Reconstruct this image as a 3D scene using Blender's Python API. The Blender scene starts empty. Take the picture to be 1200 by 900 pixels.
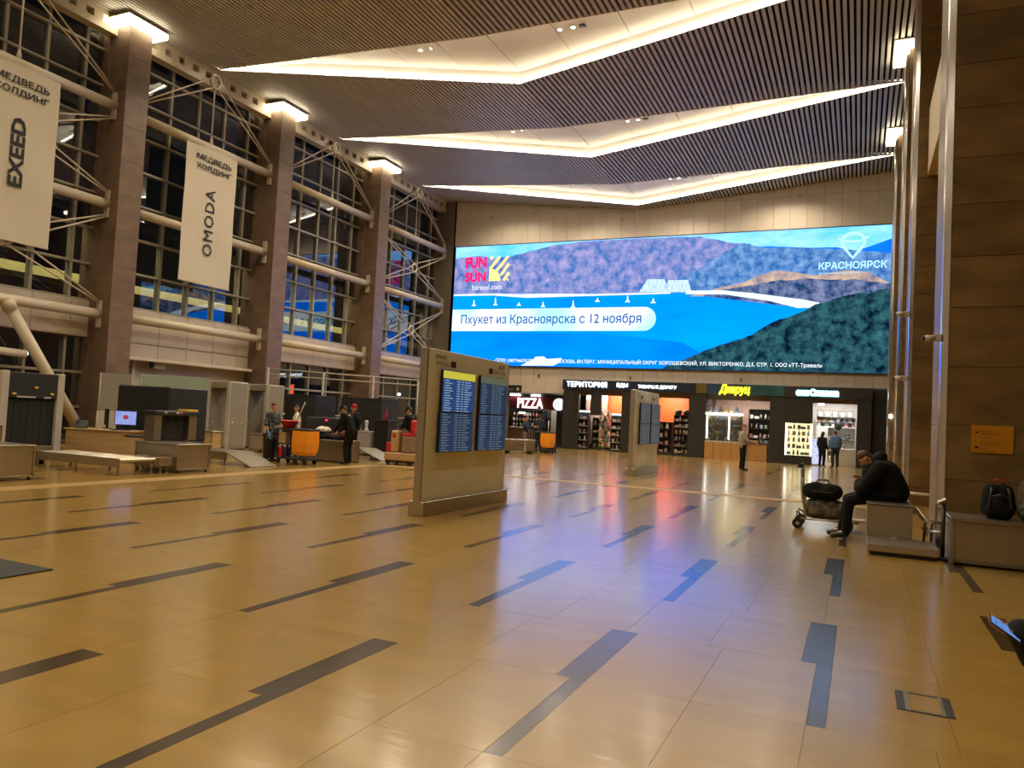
import bpy, math, random
from mathutils import Vector, Matrix, noise, geometry

random.seed(7)
SC = bpy.context.scene
COL = SC.collection
PI = math.pi

# ------------------------------------------------------------------ camera
def make_camera():
    cd = bpy.data.cameras.new('camera')
    cd.sensor_width = 36.0
    cd.lens = 890.577 / 1200 * 36
    cd.clip_end = 400
    o = bpy.data.objects.new('camera', cd)
    COL.objects.link(o)
    rx, ry, rz = -0.042765308, 0.430094434, 0.0506999498
    def mx(r): return Matrix(r)
    Rx = mx(((1,0,0),(0,math.cos(rx),-math.sin(rx)),(0,math.sin(rx),math.cos(rx))))
    Ry = mx(((math.cos(ry),0,math.sin(ry)),(0,1,0),(-math.sin(ry),0,math.cos(ry))))
    Rz = mx(((math.cos(rz),-math.sin(rz),0),(math.sin(rz),math.cos(rz),0),(0,0,1)))
    A = (Rz @ Rx @ Ry) @ mx(((1,0,0),(0,0,-1),(0,1,0)))
    m = Matrix((A[0], -A[1], -A[2])).transposed().to_4x4()
    m.translation = (0, 0, 1.6)
    o.matrix_world = m
    SC.camera = o
make_camera()

# ------------------------------------------------------------------ world, exposure, light levels
W = bpy.data.worlds.new('night'); SC.world = W; W.use_nodes = True
W.node_tree.nodes['Background'].inputs[0].default_value = (0.0022, 0.0030, 0.0055, 1)
W.node_tree.nodes['Background'].inputs[1].default_value = 1.0
SC.view_settings.view_transform = 'Standard'
SC.view_settings.look = 'None'
SC.view_settings.gamma = 1.0
SC.view_settings.use_curve_mapping = False
SC.view_settings.exposure = 0.30
SC.cycles.use_denoising = True
SC.cycles.max_bounces = 7
SC.cycles.diffuse_bounces = 4
SC.cycles.glossy_bounces = 4
SC.cycles.transparent_max_bounces = 10
SC.cycles.sample_clamp_indirect = 6.0
SC.cycles.caustics_reflective = False
SC.cycles.caustics_refractive = False

SPOT_W = 900.0
COVE_E = 21.0         # LED strip along the troughs
CAP_E = 9.0           # light boxes on top of the columns
SCREEN_E = 1.15        # the big LED wall
SHOP_W = 120.0        # lamps inside the shops
WARM = (1.0, 0.85, 0.62)

# ------------------------------------------------------------------ materials
MATS = {}
def lin(c):
    def f(v):
        v /= 255.0
        return v/12.92 if v <= 0.04045 else ((v+0.055)/1.055)**2.4
    return tuple(f(v) for v in c)

def mat(name, color, rough=0.5, metal=0.0, var=0.0, scale=3.0, bump=0.0, bscale=None, vary=0.0, stretch=None, spec=0.5, coat=0.0, alpha=1.0, bstretch=None):
    """procedural Principled material: colour in linear RGB, noise variation, bump, and per-object variation."""
    if name in MATS: return MATS[name]
    m = bpy.data.materials.new(name); m.use_nodes = True
    nt = m.node_tree; N = nt.nodes; L = nt.links
    b = N['Principled BSDF']
    b.inputs['Base Color'].default_value = (*color, 1)
    b.inputs['Roughness'].default_value = rough
    b.inputs['Metallic'].default_value = metal
    b.inputs['Specular IOR Level'].default_value = spec
    b.inputs['Coat Weight'].default_value = coat; b.inputs['Coat Roughness'].default_value = 0.16; b.inputs['Coat IOR'].default_value = 1.62
    b.inputs['Alpha'].default_value = alpha
    if var > 0 or bump > 0:
        tc = N.new('ShaderNodeTexCoord')
        mp = N.new('ShaderNodeMapping')
        L.new(tc.outputs['Object'], mp.inputs['Vector'])
        if stretch: mp.inputs['Scale'].default_value = stretch
        if vary > 0:
            oi = N.new('ShaderNodeObjectInfo')
            mul = N.new('ShaderNodeMath'); mul.operation = 'MULTIPLY'; mul.inputs[1].default_value = 57.0
            L.new(oi.outputs['Random'], mul.inputs[0])
            L.new(mul.outputs[0], mp.inputs['Location'])
    last = None
    if var > 0:
        nz = N.new('ShaderNodeTexNoise'); nz.inputs['Scale'].default_value = scale; nz.inputs['Detail'].default_value = 5
        L.new(mp.outputs['Vector'], nz.inputs['Vector'])
        rp = N.new('ShaderNodeMapRange')
        rp.inputs['From Min'].default_value = 0.3; rp.inputs['From Max'].default_value = 0.7
        rp.inputs['To Min'].default_value = 1 - var; rp.inputs['To Max'].default_value = 1 + var
        L.new(nz.outputs['Fac'], rp.inputs['Value'])
        last = rp.outputs['Result']
    if vary > 0:
        oi2 = N.new('ShaderNodeObjectInfo')
        r2 = N.new('ShaderNodeMapRange'); r2.inputs['To Min'].default_value = 1 - vary; r2.inputs['To Max'].default_value = 1 + vary
        L.new(oi2.outputs['Random'], r2.inputs['Value'])
        if last is None: last = r2.outputs['Result']
        else:
            mu = N.new('ShaderNodeMath'); mu.operation = 'MULTIPLY'
            L.new(last, mu.inputs[0]); L.new(r2.outputs['Result'], mu.inputs[1]); last = mu.outputs[0]
    if last is not None:
        sc = N.new('ShaderNodeVectorMath'); sc.operation = 'SCALE'
        sc.inputs[0].default_value = color
        L.new(last, sc.inputs['Scale'])
        L.new(sc.outputs[0], b.inputs['Base Color'])
    if bump > 0:
        n2 = N.new('ShaderNodeTexNoise'); n2.inputs['Scale'].default_value = bscale or scale*4; n2.inputs['Detail'].default_value = 3
        src = mp
        if bstretch:
            src = N.new('ShaderNodeMapping'); src.inputs['Scale'].default_value = bstretch
            L.new(tc.outputs['Object'], src.inputs['Vector'])
            if vary > 0: L.new(mul.outputs[0], src.inputs['Location'])
        L.new(src.outputs['Vector'], n2.inputs['Vector'])
        bp = N.new('ShaderNodeBump'); bp.inputs['Strength'].default_value = bump; bp.inputs['Distance'].default_value = 0.02
        L.new(n2.outputs['Fac'], bp.inputs['Height'])
        L.new(bp.outputs['Normal'], b.inputs['Normal'])
        if coat > 0: L.new(bp.outputs['Normal'], b.inputs['Coat Normal'])
    MATS[name] = m
    return m

def emit(name, color, strength, var=0.0, scale=1.0, color2=None, detail=6, stretch=None, lo=0.35, hi=0.65):
    """a light-giving surface; var/color2 gives the procedural picture texture of a lit screen."""
    if name in MATS: return MATS[name]
    m = bpy.data.materials.new(name); m.use_nodes = True
    nt = m.node_tree; N = nt.nodes; L = nt.links
    for n in list(N): N.remove(n)
    out = N.new('ShaderNodeOutputMaterial'); e = N.new('ShaderNodeEmission')
    e.inputs['Color'].default_value = (*color, 1); e.inputs['Strength'].default_value = strength
    L.new(e.outputs[0], out.inputs[0])
    if color2 is not None:
        tc = N.new('ShaderNodeTexCoord'); mp = N.new('ShaderNodeMapping')
        if stretch: mp.inputs['Scale'].default_value = stretch
        L.new(tc.outputs['Object'], mp.inputs['Vector'])
        nz = N.new('ShaderNodeTexNoise'); nz.inputs['Scale'].default_value = scale; nz.inputs['Detail'].default_value = detail
        nz.inputs['Roughness'].default_value = 0.65
        L.new(mp.outputs['Vector'], nz.inputs['Vector'])
        rp = N.new('ShaderNodeValToRGB')
        rp.color_ramp.elements[0].position = lo; rp.color_ramp.elements[0].color = (*color, 1)
        rp.color_ramp.elements[1].position = hi; rp.color_ramp.elements[1].color = (*color2, 1)
        L.new(nz.outputs['Fac'], rp.inputs['Fac'])
        L.new(rp.outputs['Color'], e.inputs['Color'])
    MATS[name] = m
    return m

def glass_mat(name, tint, refl):
    m = bpy.data.materials.new(name); m.use_nodes = True
    nt = m.node_tree; N = nt.nodes; L = nt.links
    for n in list(N): N.remove(n)
    out = N.new('ShaderNodeOutputMaterial'); mx = N.new('ShaderNodeMixShader')
    tr = N.new('ShaderNodeBsdfTransparent'); tr.inputs[0].default_value = (*tint, 1)
    gl = N.new('ShaderNodeBsdfGlossy'); gl.inputs['Roughness'].default_value = 0.015
    gl.inputs['Color'].default_value = (0.95, 0.97, 1, 1)
    fr = N.new('ShaderNodeFresnel'); fr.inputs['IOR'].default_value = 1.5
    ad = N.new('ShaderNodeMath'); ad.operation = 'ADD'; ad.inputs[1].default_value = refl; ad.use_clamp = True
    L.new(fr.outputs[0], ad.inputs[0]); L.new(ad.outputs[0], mx.inputs[0])
    L.new(tr.outputs[0], mx.inputs[1]); L.new(gl.outputs[0], mx.inputs[2]); L.new(mx.outputs[0], out.inputs[0])
    MATS[name] = m
    return m

M = {}
M['floor'] = mat('floor_limestone', (0.385, 0.232, 0.050), 0.30, var=0.10, scale=1.6, bump=0.055, bscale=5.0, bstretch=(.35, 3, 1), vary=0.03, stretch=(1, 3, 1), coat=1.0, spec=0.08)
M['inlay'] = mat('floor_dark_inlay', (0.056, 0.033, 0.012), 0.30, spec=0.08, var=0.15, scale=4, vary=0.08, coat=1.0, bump=0.055, bscale=5.0, bstretch=(.35, 3, 1))
M['grout'] = mat('floor_grout', (0.22, 0.135, 0.04), 0.6)
M['tactile'] = mat('tactile_strip', (0.41, 0.262, 0.085), 0.4, var=0.1, scale=6)
M['stone'] = mat('brown_stone', (0.19, 0.113, 0.036), 0.40, var=0.30, scale=1.3, vary=0.12, stretch=(1, 1, 2.2), bump=0.03, bscale=9)
M['stone_core'] = mat('stone_joint', (0.05, 0.032, 0.018), 0.8)
M['stone2'] = mat('brown_stone_column', (0.175, 0.112, 0.072), 0.42, var=0.18, scale=1.6, vary=0.06, stretch=(1, 1, 2.2))
M['cream'] = mat('cream_cladding', (0.53, 0.455, 0.37), 0.45, var=0.05, scale=1.0, vary=0.03)
M['joint'] = mat('cladding_joint', (0.16, 0.125, 0.09), 0.8)
M['white_steel'] = mat('white_steel', (0.56, 0.48, 0.36), 0.35, var=0.04, scale=2)
M['mullion'] = mat('grey_mullion', (0.33, 0.30, 0.24), 0.4, metal=0.1)
M['slat'] = mat('ceiling_slat', (0.50, 0.47, 0.43), 0.38, var=0.05, scale=0.6)
M['plenum'] = mat('plenum_black', (0.018, 0.016, 0.014), 0.9)
M['trough'] = mat('trough_white', (0.80, 0.77, 0.72), 0.6, var=0.05, scale=0.8)
M['steel'] = mat('brushed_steel', (0.46, 0.41, 0.33), 0.30, metal=0.92, var=0.06, scale=2.5, stretch=(1, 1, 12))
M['steel_dark'] = mat('brushed_steel_dark', (0.30, 0.26, 0.20), 0.38, metal=0.85, var=0.1, scale=3)
M['trim_steel'] = mat('polished_corner_trim', (0.62, 0.60, 0.58), 0.2, metal=1.0, var=0.05, scale=2)
M['charcoal'] = mat('charcoal_paint', (0.020, 0.022, 0.024), 0.5, var=0.15, scale=3)
M['black'] = mat('black_plastic', (0.010, 0.010, 0.010), 0.45)
M['rubber'] = mat('black_rubber', (0.014, 0.013, 0.012), 0.8, bump=0.1, bscale=30, var=0.2)
M['grey'] = mat('grey_panel', (0.27, 0.245, 0.20), 0.5, var=0.05, scale=2)
M['greywhite'] = mat('light_grey_panel', (0.50, 0.46, 0.40), 0.5, var=0.04, scale=2)
M['wood'] = mat('pale_laminate', (0.46, 0.31, 0.15), 0.4, var=0.12, scale=2, stretch=(1, 1, 7))
M['wood2'] = mat('oak_laminate', (0.42, 0.22, 0.075), 0.4, var=0.15, scale=2, stretch=(7, 1, 1))
M['kiosk'] = mat('kiosk_enamel', (0.76, 0.745, 0.60), 0.28, var=0.03, scale=2)
M['kiosk_old'] = mat('kiosk_enamel_worn', (0.74, 0.74, 0.58), 0.3, var=0.22, scale=1.2)
M['red'] = mat('red_plastic', (0.55, 0.02, 0.025), 0.4, var=0.05)
M['orange'] = mat('orange_pvc', (0.85, 0.30, 0.012), 0.45, var=0.08, scale=6, bump=0.2, bscale=8)
M['yellow'] = mat('yellow_paint', (0.75, 0.42, 0.01), 0.45)
M['lav'] = mat('lilac_grey_laminate', (0.36, 0.33, 0.34), 0.45, var=0.04)
M['shopblack'] = mat('shop_black', (0.022, 0.019, 0.017), 0.42, var=0.1, scale=2)
M['shopfascia'] = mat('shop_fascia_blueblack', (0.010, 0.016, 0.026), 0.3)
M['fabric_black'] = mat('black_cloth', (0.0055, 0.0055, 0.0052), 0.9, spec=0.25, var=0.25, scale=9, bump=0.3, bscale=16)
M['fabric_dark'] = mat('charcoal_cloth', (0.015, 0.015, 0.0155), 0.9, spec=0.3, var=0.2, scale=8, bump=0.2, bscale=20)
M['fabric_navy'] = mat('navy_cloth', (0.012, 0.016, 0.032), 0.85, var=0.2, scale=8)
M['fabric_khaki'] = mat('khaki_cloth', (0.24, 0.16, 0.10), 0.85, var=0.15, scale=8)
M['fabric_white'] = mat('white_cloth', (0.70, 0.64, 0.52), 0.85, var=0.08, scale=8)
M['fabric_blue'] = mat('denim_cloth', (0.10, 0.19, 0.36), 0.85, var=0.15, scale=8)
M['fabric_grey'] = mat('grey_cloth', (0.16, 0.14, 0.12), 0.85, var=0.2, scale=8)
M['fabric_beige'] = mat('beige_grey_cloth', (0.27, 0.23, 0.17), 0.85, var=0.25, scale=8)
M['skin'] = mat('skin', (0.52, 0.26, 0.15), 0.5, var=0.08, scale=12)
M['hair_dark'] = mat('dark_hair', (0.014, 0.010, 0.007), 0.6, var=0.3, scale=40, stretch=(1, 1, 0.2))
M['hair_brown'] = mat('brown_hair', (0.075, 0.032, 0.015), 0.6, var=0.3, scale=40, stretch=(1, 1, 0.2))
M['hair_red'] = mat('auburn_hair', (0.16, 0.045, 0.018), 0.6, var=0.3, scale=40)
M['glove'] = mat('blue_glove', (0.10, 0.27, 0.50), 0.5)
M['capred'] = mat('red_knit', (0.40, 0.012, 0.016), 0.8, var=0.2, scale=30)
M['banner'] = mat('banner_vinyl', (0.60, 0.53, 0.41), 0.5, var=0.03, scale=0.7)
M['ink'] = mat('black_print', (0.012, 0.012, 0.012), 0.6)
M['inkgrey'] = mat('grey_print', (0.20, 0.18, 0.15), 0.6)
M['glass'] = glass_mat('night_glazing', (0.40, 0.46, 0.44), 0.12)
M['clear'] = glass_mat('clear_glass', (0.90, 0.95, 0.92), 0.02)
M['frost'] = mat('green_glass', (0.30, 0.36, 0.29), 0.15, var=0.03)
M['asphalt'] = mat('asphalt_night', (0.04, 0.04, 0.04), 0.9, var=0.2)
M['canopy'] = mat('canopy_yellow_cladding', (0.55, 0.46, 0.22), 0.5, var=0.04, scale=1)
M['lamp'] = emit('lamp_white', (1.0, 0.95, 0.86), 9.0)

# dark floral print of the cleaner's tunic, camouflage print
def blotch(name, c1, c2, c3, scale, rough=0.85):
    m = bpy.data.materials.new(name); m.use_nodes = True
    nt = m.node_tree; N = nt.nodes; L = nt.links; b = N['Principled BSDF']
    tc = N.new('ShaderNodeTexCoord'); nz = N.new('ShaderNodeTexNoise'); nz.inputs['Scale'].default_value = scale; nz.inputs['Detail'].default_value = 2
    L.new(tc.outputs['Object'], nz.inputs['Vector'])
    r = N.new('ShaderNodeValToRGB'); r.color_ramp.interpolation = 'CONSTANT'
    r.color_ramp.elements[0].position = 0; r.color_ramp.elements[0].color = (*c1, 1)
    r.color_ramp.elements[1].position = 0.48; r.color_ramp.elements[1].color = (*c2, 1)
    e = r.color_ramp.elements.new(0.58); e.color = (*c3, 1)
    L.new(nz.outputs['Fac'], r.inputs['Fac']); L.new(r.outputs['Color'], b.inputs['Base Color'])
    b.inputs['Roughness'].default_value = rough
    MATS[name] = m
    return m
M['tunic'] = blotch('patterned_tunic', (0.012, 0.013, 0.018), (0.05, 0.06, 0.075), (0.17, 0.18, 0.18), 16)
M['camo'] = blotch('camouflage_cloth', (0.02, 0.032, 0.022), (0.12, 0.16, 0.12), (0.10, 0.05, 0.015), 9)
M['sack'] = blotch('mottled_travel_sack', (0.045, 0.040, 0.028), (0.10, 0.085, 0.055), (0.17, 0.14, 0.09), 7)

# ------------------------------------------------------------------ mesh builder
class MB:
    def __init__(s): s.v = []; s.f = []; s.sm = []
    def face(s, idx, sm=False): s.f.append(idx); s.sm.append(sm)
    def box(s, x0, x1, y0, y1, z0, z1, bottom=True):
        n = len(s.v)
        s.v += [(x0,y0,z0),(x1,y0,z0),(x1,y1,z0),(x0,y1,z0),(x0,y0,z1),(x1,y0,z1),(x1,y1,z1),(x0,y1,z1)]
        fs = [(4,5,6,7),(0,1,5,4),(1,2,6,5),(2,3,7,6),(3,0,4,7)]
        if bottom: fs.append((3,2,1,0))
        for f in fs: s.face([n+i for i in f])
        return s
    def cbox(s, c, d):
        return s.box(c[0]-d[0]/2, c[0]+d[0]/2, c[1]-d[1]/2, c[1]+d[1]/2, c[2]-d[2]/2, c[2]+d[2]/2)
    def rbox(s, x0, x1, y0, y1, z0, z1, b=0.01):
        """box with chamfered edges"""
        b = min(b, (x1-x0)*.45, (y1-y0)*.45, (z1-z0)*.45)
        n = len(s.v)
        X = (x0, x1); Y = (y0, y1); Z = (z0, z1)
        idx = {}
        for i in (0,1):
            for j in (0,1):
                for k in (0,1):
                    sx, sy, sz = (1 if i == 0 else -1), (1 if j == 0 else -1), (1 if k == 0 else -1)
                    idx[i,j,k,0] = len(s.v); s.v.append((X[i], Y[j]+sy*b, Z[k]+sz*b))
                    idx[i,j,k,1] = len(s.v); s.v.append((X[i]+sx*b, Y[j], Z[k]+sz*b))
                    idx[i,j,k,2] = len(s.v); s.v.append((X[i]+sx*b, Y[j]+sy*b, Z[k]))
        I = lambda i,j,k,a: idx[i,j,k,a]
        for i in (0,1):
            q = [I(i,0,0,0), I(i,1,0,0), I(i,1,1,0), I(i,0,1,0)]; s.face(q if i else q[::-1])
            q = [I(0,i,0,1), I(0,i,1,1), I(1,i,1,1), I(1,i,0,1)]; s.face(q if i else q[::-1])
            q = [I(0,0,i,2), I(1,0,i,2), I(1,1,i,2), I(0,1,i,2)]; s.face(q if i else q[::-1])
        for a in (0,1):
            for c in (0,1):
                def add(q, flip): s.face(q if not flip else q[::-1])
                add([I(a,c,0,0), I(a,c,1,0), I(a,c,1,1), I(a,c,0,1)], (a == c))
                add([I(a,0,c,0), I(a,0,c,2), I(a,1,c,2), I(a,1,c,0)], (a == c))
                add([I(0,a,c,1), I(1,a,c,1), I(1,a,c,2), I(0,a,c,2)], (a == c))
        for i in (0,1):
            for j in (0,1):
                for k in (0,1):
                    q = [I(i,j,k,0), I(i,j,k,1), I(i,j,k,2)]
                    s.face(q if (i+j+k) % 2 == 1 else q[::-1])
        return s
    def quad(s, a, b, c, d):
        n = len(s.v); s.v += [tuple(a), tuple(b), tuple(c), tuple(d)]; s.face([n, n+1, n+2, n+3]); return s
    def poly(s, pts):
        n = len(s.v); s.v += [tuple(p) for p in pts]; s.face(list(range(n, n+len(pts)))); return s
    def prism(s, pts, off):
        """closed polygon extruded by the vector off"""
        n = len(s.v); k = len(pts)
        o = Vector(off)
        s.v += [tuple(p) for p in pts] + [tuple(Vector(p)+o) for p in pts]
        s.face(list(range(n, n+k))[::-1]); s.face(list(range(n+k, n+2*k)))
        for i in range(k):
            j = (i+1) % k
            s.face([n+i, n+j, n+k+j, n+k+i])
        return s
    def cyl(s, p0, p1, r0, r1=None, seg=12, cap=True, sm=True):
        if r1 is None: r1 = r0
        p0 = Vector(p0); p1 = Vector(p1); d = (p1-p0)
        if d.length < 1e-6: return s
        d.normalize()
        u = d.orthogonal().normalized(); w = d.cross(u)
        n = len(s.v)
        for p, r in ((p0, r0), (p1, r1)):
            for i in range(seg):
                a = 2*PI*i/seg
                s.v.append(tuple(p + (u*math.cos(a) + w*math.sin(a))*r))
        for i in range(seg):
            j = (i+1) % seg
            s.face([n+i, n+j, n+seg+j, n+seg+i], sm)
        if cap:
            s.face([n+i for i in range(seg)][::-1]); s.face([n+seg+i for i in range(seg)])
        return s
    def tube(s, pts, r, seg=8, closed=False):
        P = [Vector(p) for p in pts]; k = len(P); n = len(s.v)
        prev = None
        for i, p in enumerate(P):
            if closed: t = (P[(i+1) % k] - P[i-1])
            else: t = (P[min(i+1, k-1)] - P[max(i-1, 0)])
            t.normalize()
            if prev is None: u = t.orthogonal().normalized()
            else:
                u = prev - t*prev.dot(t)
                u = u.normalized() if u.length > 1e-5 else t.orthogonal().normalized()
            prev = u; w = t.cross(u)
            rr = r[i] if isinstance(r, (list, tuple)) else r
            for j in range(seg):
                a = 2*PI*j/seg
                s.v.append(tuple(p + (u*math.cos(a)+w*math.sin(a))*rr))
        for i in range(k if closed else k-1):
            a0 = n+i*seg; b0 = n+((i+1) % k)*seg
            for j in range(seg):
                j2 = (j+1) % seg
                s.face([a0+j, a0+j2, b0+j2, b0+j], True)
        if not closed:
            s.face([n+j for j in range(seg)][::-1]); s.face([n+(k-1)*seg+j for j in range(seg)])
        return s
    def ell(s, c, r, nu=14, nv=9, rot=None):
        n = len(s.v); c = Vector(c)
        if not isinstance(r, (tuple, list)): r = (r, r, r)
        for i in range(nv+1):
            t = PI*i/nv
            for j in range(nu):
                a = 2*PI*j/nu
                q = Vector((r[0]*math.sin(t)*math.cos(a), r[1]*math.sin(t)*math.sin(a), r[2]*math.cos(t)))
                if rot is not None: q = rot @ q
                s.v.append(tuple(c+q))
        for i in range(nv):
            for j in range(nu):
                j2 = (j+1) % nu
                s.face([n+i*nu+j, n+(i+1)*nu+j, n+(i+1)*nu+j2, n+i*nu+j2], True)
        return s
    def cap(s, p0, p1, r0, r1=None, seg=12):
        """tapered capsule"""
        if r1 is None: r1 = r0
        p0 = Vector(p0); p1 = Vector(p1); d = p1-p0; L = d.length
        d = d.normalized() if L > 1e-6 else Vector((0,0,1))
        u = d.orthogonal().normalized(); w = d.cross(u)
        rings = []
        for t in (-1, -.8, -.5, 0): rings.append((p0 + d*(t*r0), r0*math.sqrt(max(0, 1-t*t)) if t > -1 else r0*.05))
        for t in (0, .5, .8, 1): rings.append((p1 + d*(t*r1), r1*math.sqrt(max(0, 1-t*t)) if t < 1 else r1*.05))
        n = len(s.v)
        for c, r in rings:
            for j in range(seg):
                a = 2*PI*j/seg
                s.v.append(tuple(c + (u*math.cos(a)+w*math.sin(a))*r))
        for i in range(len(rings)-1):
            for j in range(seg):
                j2 = (j+1) % seg
                s.face([n+i*seg+j, n+i*seg+j2, n+(i+1)*seg+j2, n+(i+1)*seg+j], True)
        s.face([n+j for j in range(seg)][::-1]); s.face([n+(len(rings)-1)*seg+j for j in range(seg)])
        return s
    def lathe(s, prof, c=(0,0,0), seg=16):
        n = len(s.v); k = len(prof)
        for r, z in prof:
            for j in range(seg):
                a = 2*PI*j/seg
                s.v.append((c[0]+r*math.cos(a), c[1]+r*math.sin(a), c[2]+z))
        for i in range(k-1):
            for j in range(seg):
                j2 = (j+1) % seg
                s.face([n+i*seg+j, n+i*seg+j2, n+(i+1)*seg+j2, n+(i+1)*seg+j], True)
        s.face([n+j for j in range(seg)][::-1]); s.face([n+(k-1)*seg+j for j in range(seg)])
        return s
    def disc(s, c, r, axis, seg=16):
        c = Vector(c); d = Vector(axis).normalized(); u = d.orthogonal().normalized(); w = d.cross(u)
        s.poly([c + (u*math.cos(2*PI*i/seg)+w*math.sin(2*PI*i/seg))*r for i in range(seg)]); return s
    def mesh(s, name, material):
        me = bpy.data.meshes.new(name)
        me.from_pydata(s.v, [], s.f)
        me.polygons.foreach_set('use_smooth', s.sm)
        if material is not None: me.materials.append(material)
        me.update()
        return me
    def build(s, name, material, parent=None, **kw):
        return place(name, s.mesh(name, material), parent, **kw)

def place(name, me, parent=None, loc=(0,0,0), rot=(0,0,0), **kw):
    o = bpy.data.objects.new(name, me); COL.objects.link(o)
    o.location = loc; o.rotation_euler = rot
    if parent is not None: o.parent = parent
    for k, v in kw.items(): o[k] = v
    return o

def thing(name, label, cat, loc=(0,0,0), rz=0.0, group=None):
    o = bpy.data.objects.new(name, None); COL.objects.link(o)
    o.empty_display_size = 0.2
    o.location = loc; o.rotation_euler = (0, 0, rz)
    o['label'] = label; o['category'] = cat
    if group: o['group'] = group
    return o

def struct(name, parent=None):
    o = bpy.data.objects.new(name, None); COL.objects.link(o)
    o.empty_display_size = 0.2
    o['kind'] = 'structure'
    if parent: o.parent = parent
    return o

def tag(o, label, cat, group=None):
    o['label'] = label; o['category'] = cat
    if group: o['group'] = group
    return o

def dup(root, loc, rz=None, label=None):
    r = root.copy(); COL.objects.link(r); r.location = loc
    if rz is not None: r.rotation_euler = (0, 0, rz)
    if label: r['label'] = label
    for ch in list(root.children):
        c = ch.copy(); COL.objects.link(c); c.parent = r
        for g in list(ch.children):
            d = g.copy(); COL.objects.link(d); d.parent = c
    return r

# ------------------------------------------------------------------ lettering
def text_mesh(body, bold=0.0, shear=0.0, font_space=1.0, res=3):
    """outline of the built-in typeface, triangulated here with the non-zero winding rule"""
    cu = bpy.data.curves.new('lettering', 'FONT')
    cu.body = body; cu.size = 1.0; cu.offset = bold; cu.shear = shear; cu.space_character = font_space
    cu.resolution_u = res
    cu.fill_mode = 'NONE'
    o = bpy.data.objects.new('lettering', cu); COL.objects.link(o)
    dg = bpy.context.evaluated_depsgraph_get()
    me = bpy.data.meshes.new_from_object(o.evaluated_get(dg))
    bpy.data.objects.remove(o); bpy.data.curves.remove(cu)
    nxt = {}
    for e in me.edges:
        a, b = e.vertices
        nxt.setdefault(a, []).append(b); nxt.setdefault(b, []).append(a)
    co = [Vector((v.co.x, v.co.y)) for v in me.vertices]
    bpy.data.meshes.remove(me)
    loops = []; used = set()
    for st in sorted(nxt):
        if st in used: continue
        lp = [st]; used.add(st); cur = st
        step = [q for q in nxt[cur] if q == cur+1] or nxt[cur]
        cur = step[0]
        while cur not in used:
            lp.append(cur); used.add(cur)
            c = [q for q in nxt[cur] if q not in used]
            if not c: break
            cur = c[0]
        if len(lp) > 2: loops.append(lp)
    boxes = [(min(co[i].x for i in l), max(co[i].x for i in l), min(co[i].y for i in l), max(co[i].y for i in l)) for l in loops]
    # clusters of loops whose x ranges overlap: one per letter or so
    order = sorted(range(len(loops)), key=lambda k: boxes[k][0])
    clusters = []; xe = None
    for k in order:
        if xe is None or boxes[k][0] > xe: clusters.append([k]); xe = boxes[k][1]
        else: clusters[-1].append(k); xe = max(xe, boxes[k][1])
    if bold:
        for cl in clusters:
            area = sum(co[loops[k][i]].cross(co[loops[k][(i+1) % len(loops[k])]]) for k in cl for i in range(len(loops[k])))
            sg = 1.0 if area > 0 else -1.0
            new = {}
            for k in cl:
                l = loops[k]; m = len(l)
                for i in range(m):
                    a, p, c = co[l[i-1]], co[l[i]], co[l[(i+1) % m]]
                    d1, d2 = p-a, c-p
                    if d1.length < 1e-7 or d2.length < 1e-7: new[l[i]] = p; continue
                    d1.normalize(); d2.normalize()
                    n1, n2 = Vector((d1.y, -d1.x)), Vector((d2.y, -d2.x))
                    n = n1 + n2
                    n = n1 if n.length < 1e-3 else n.normalized()
                    new[l[i]] = p + n*(sg*bold/max(.5, n.dot(n1)))
            for k_, p_ in new.items(): co[k_] = p_
        boxes = [(min(co[i].x for i in l), max(co[i].x for i in l), min(co[i].y for i in l), max(co[i].y for i in l)) for l in loops]
    V_, F_ = [], []
    for cl in clusters:
        pts = []; edges = []
        for k in cl:
            n = len(pts); l = loops[k]
            pts += [co[i] for i in l]
            edges += [(n+i, n+(i+1) % len(l)) for i in range(len(l))]
        vs, es, fs, *_ = geometry.delaunay_2d_cdt(pts, edges, [], 0, 1e-6)
        base = len(V_); V_ += [(v.x, v.y, 0) for v in vs]
        for f in fs:
            c = (vs[f[0]]+vs[f[1]]+vs[f[2]])/3
            w = 0
            for k in cl:
                bx = boxes[k]
                if not (bx[0] <= c.x <= bx[1] and bx[2] <= c.y <= bx[3]): continue
                l = loops[k]
                for i in range(len(l)):
                    p, q = co[l[i]], co[l[(i+1) % len(l)]]
                    if (p.y > c.y) != (q.y > c.y):
                        x = p.x + (c.y-p.y)*(q.x-p.x)/(q.y-p.y)
                        if x > c.x: w += 1 if q.y > p.y else -1
            if w != 0: F_.append([base+i for i in f])
    me = bpy.data.meshes.new('lettering'); me.from_pydata(V_, [], F_)
    return me

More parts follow.
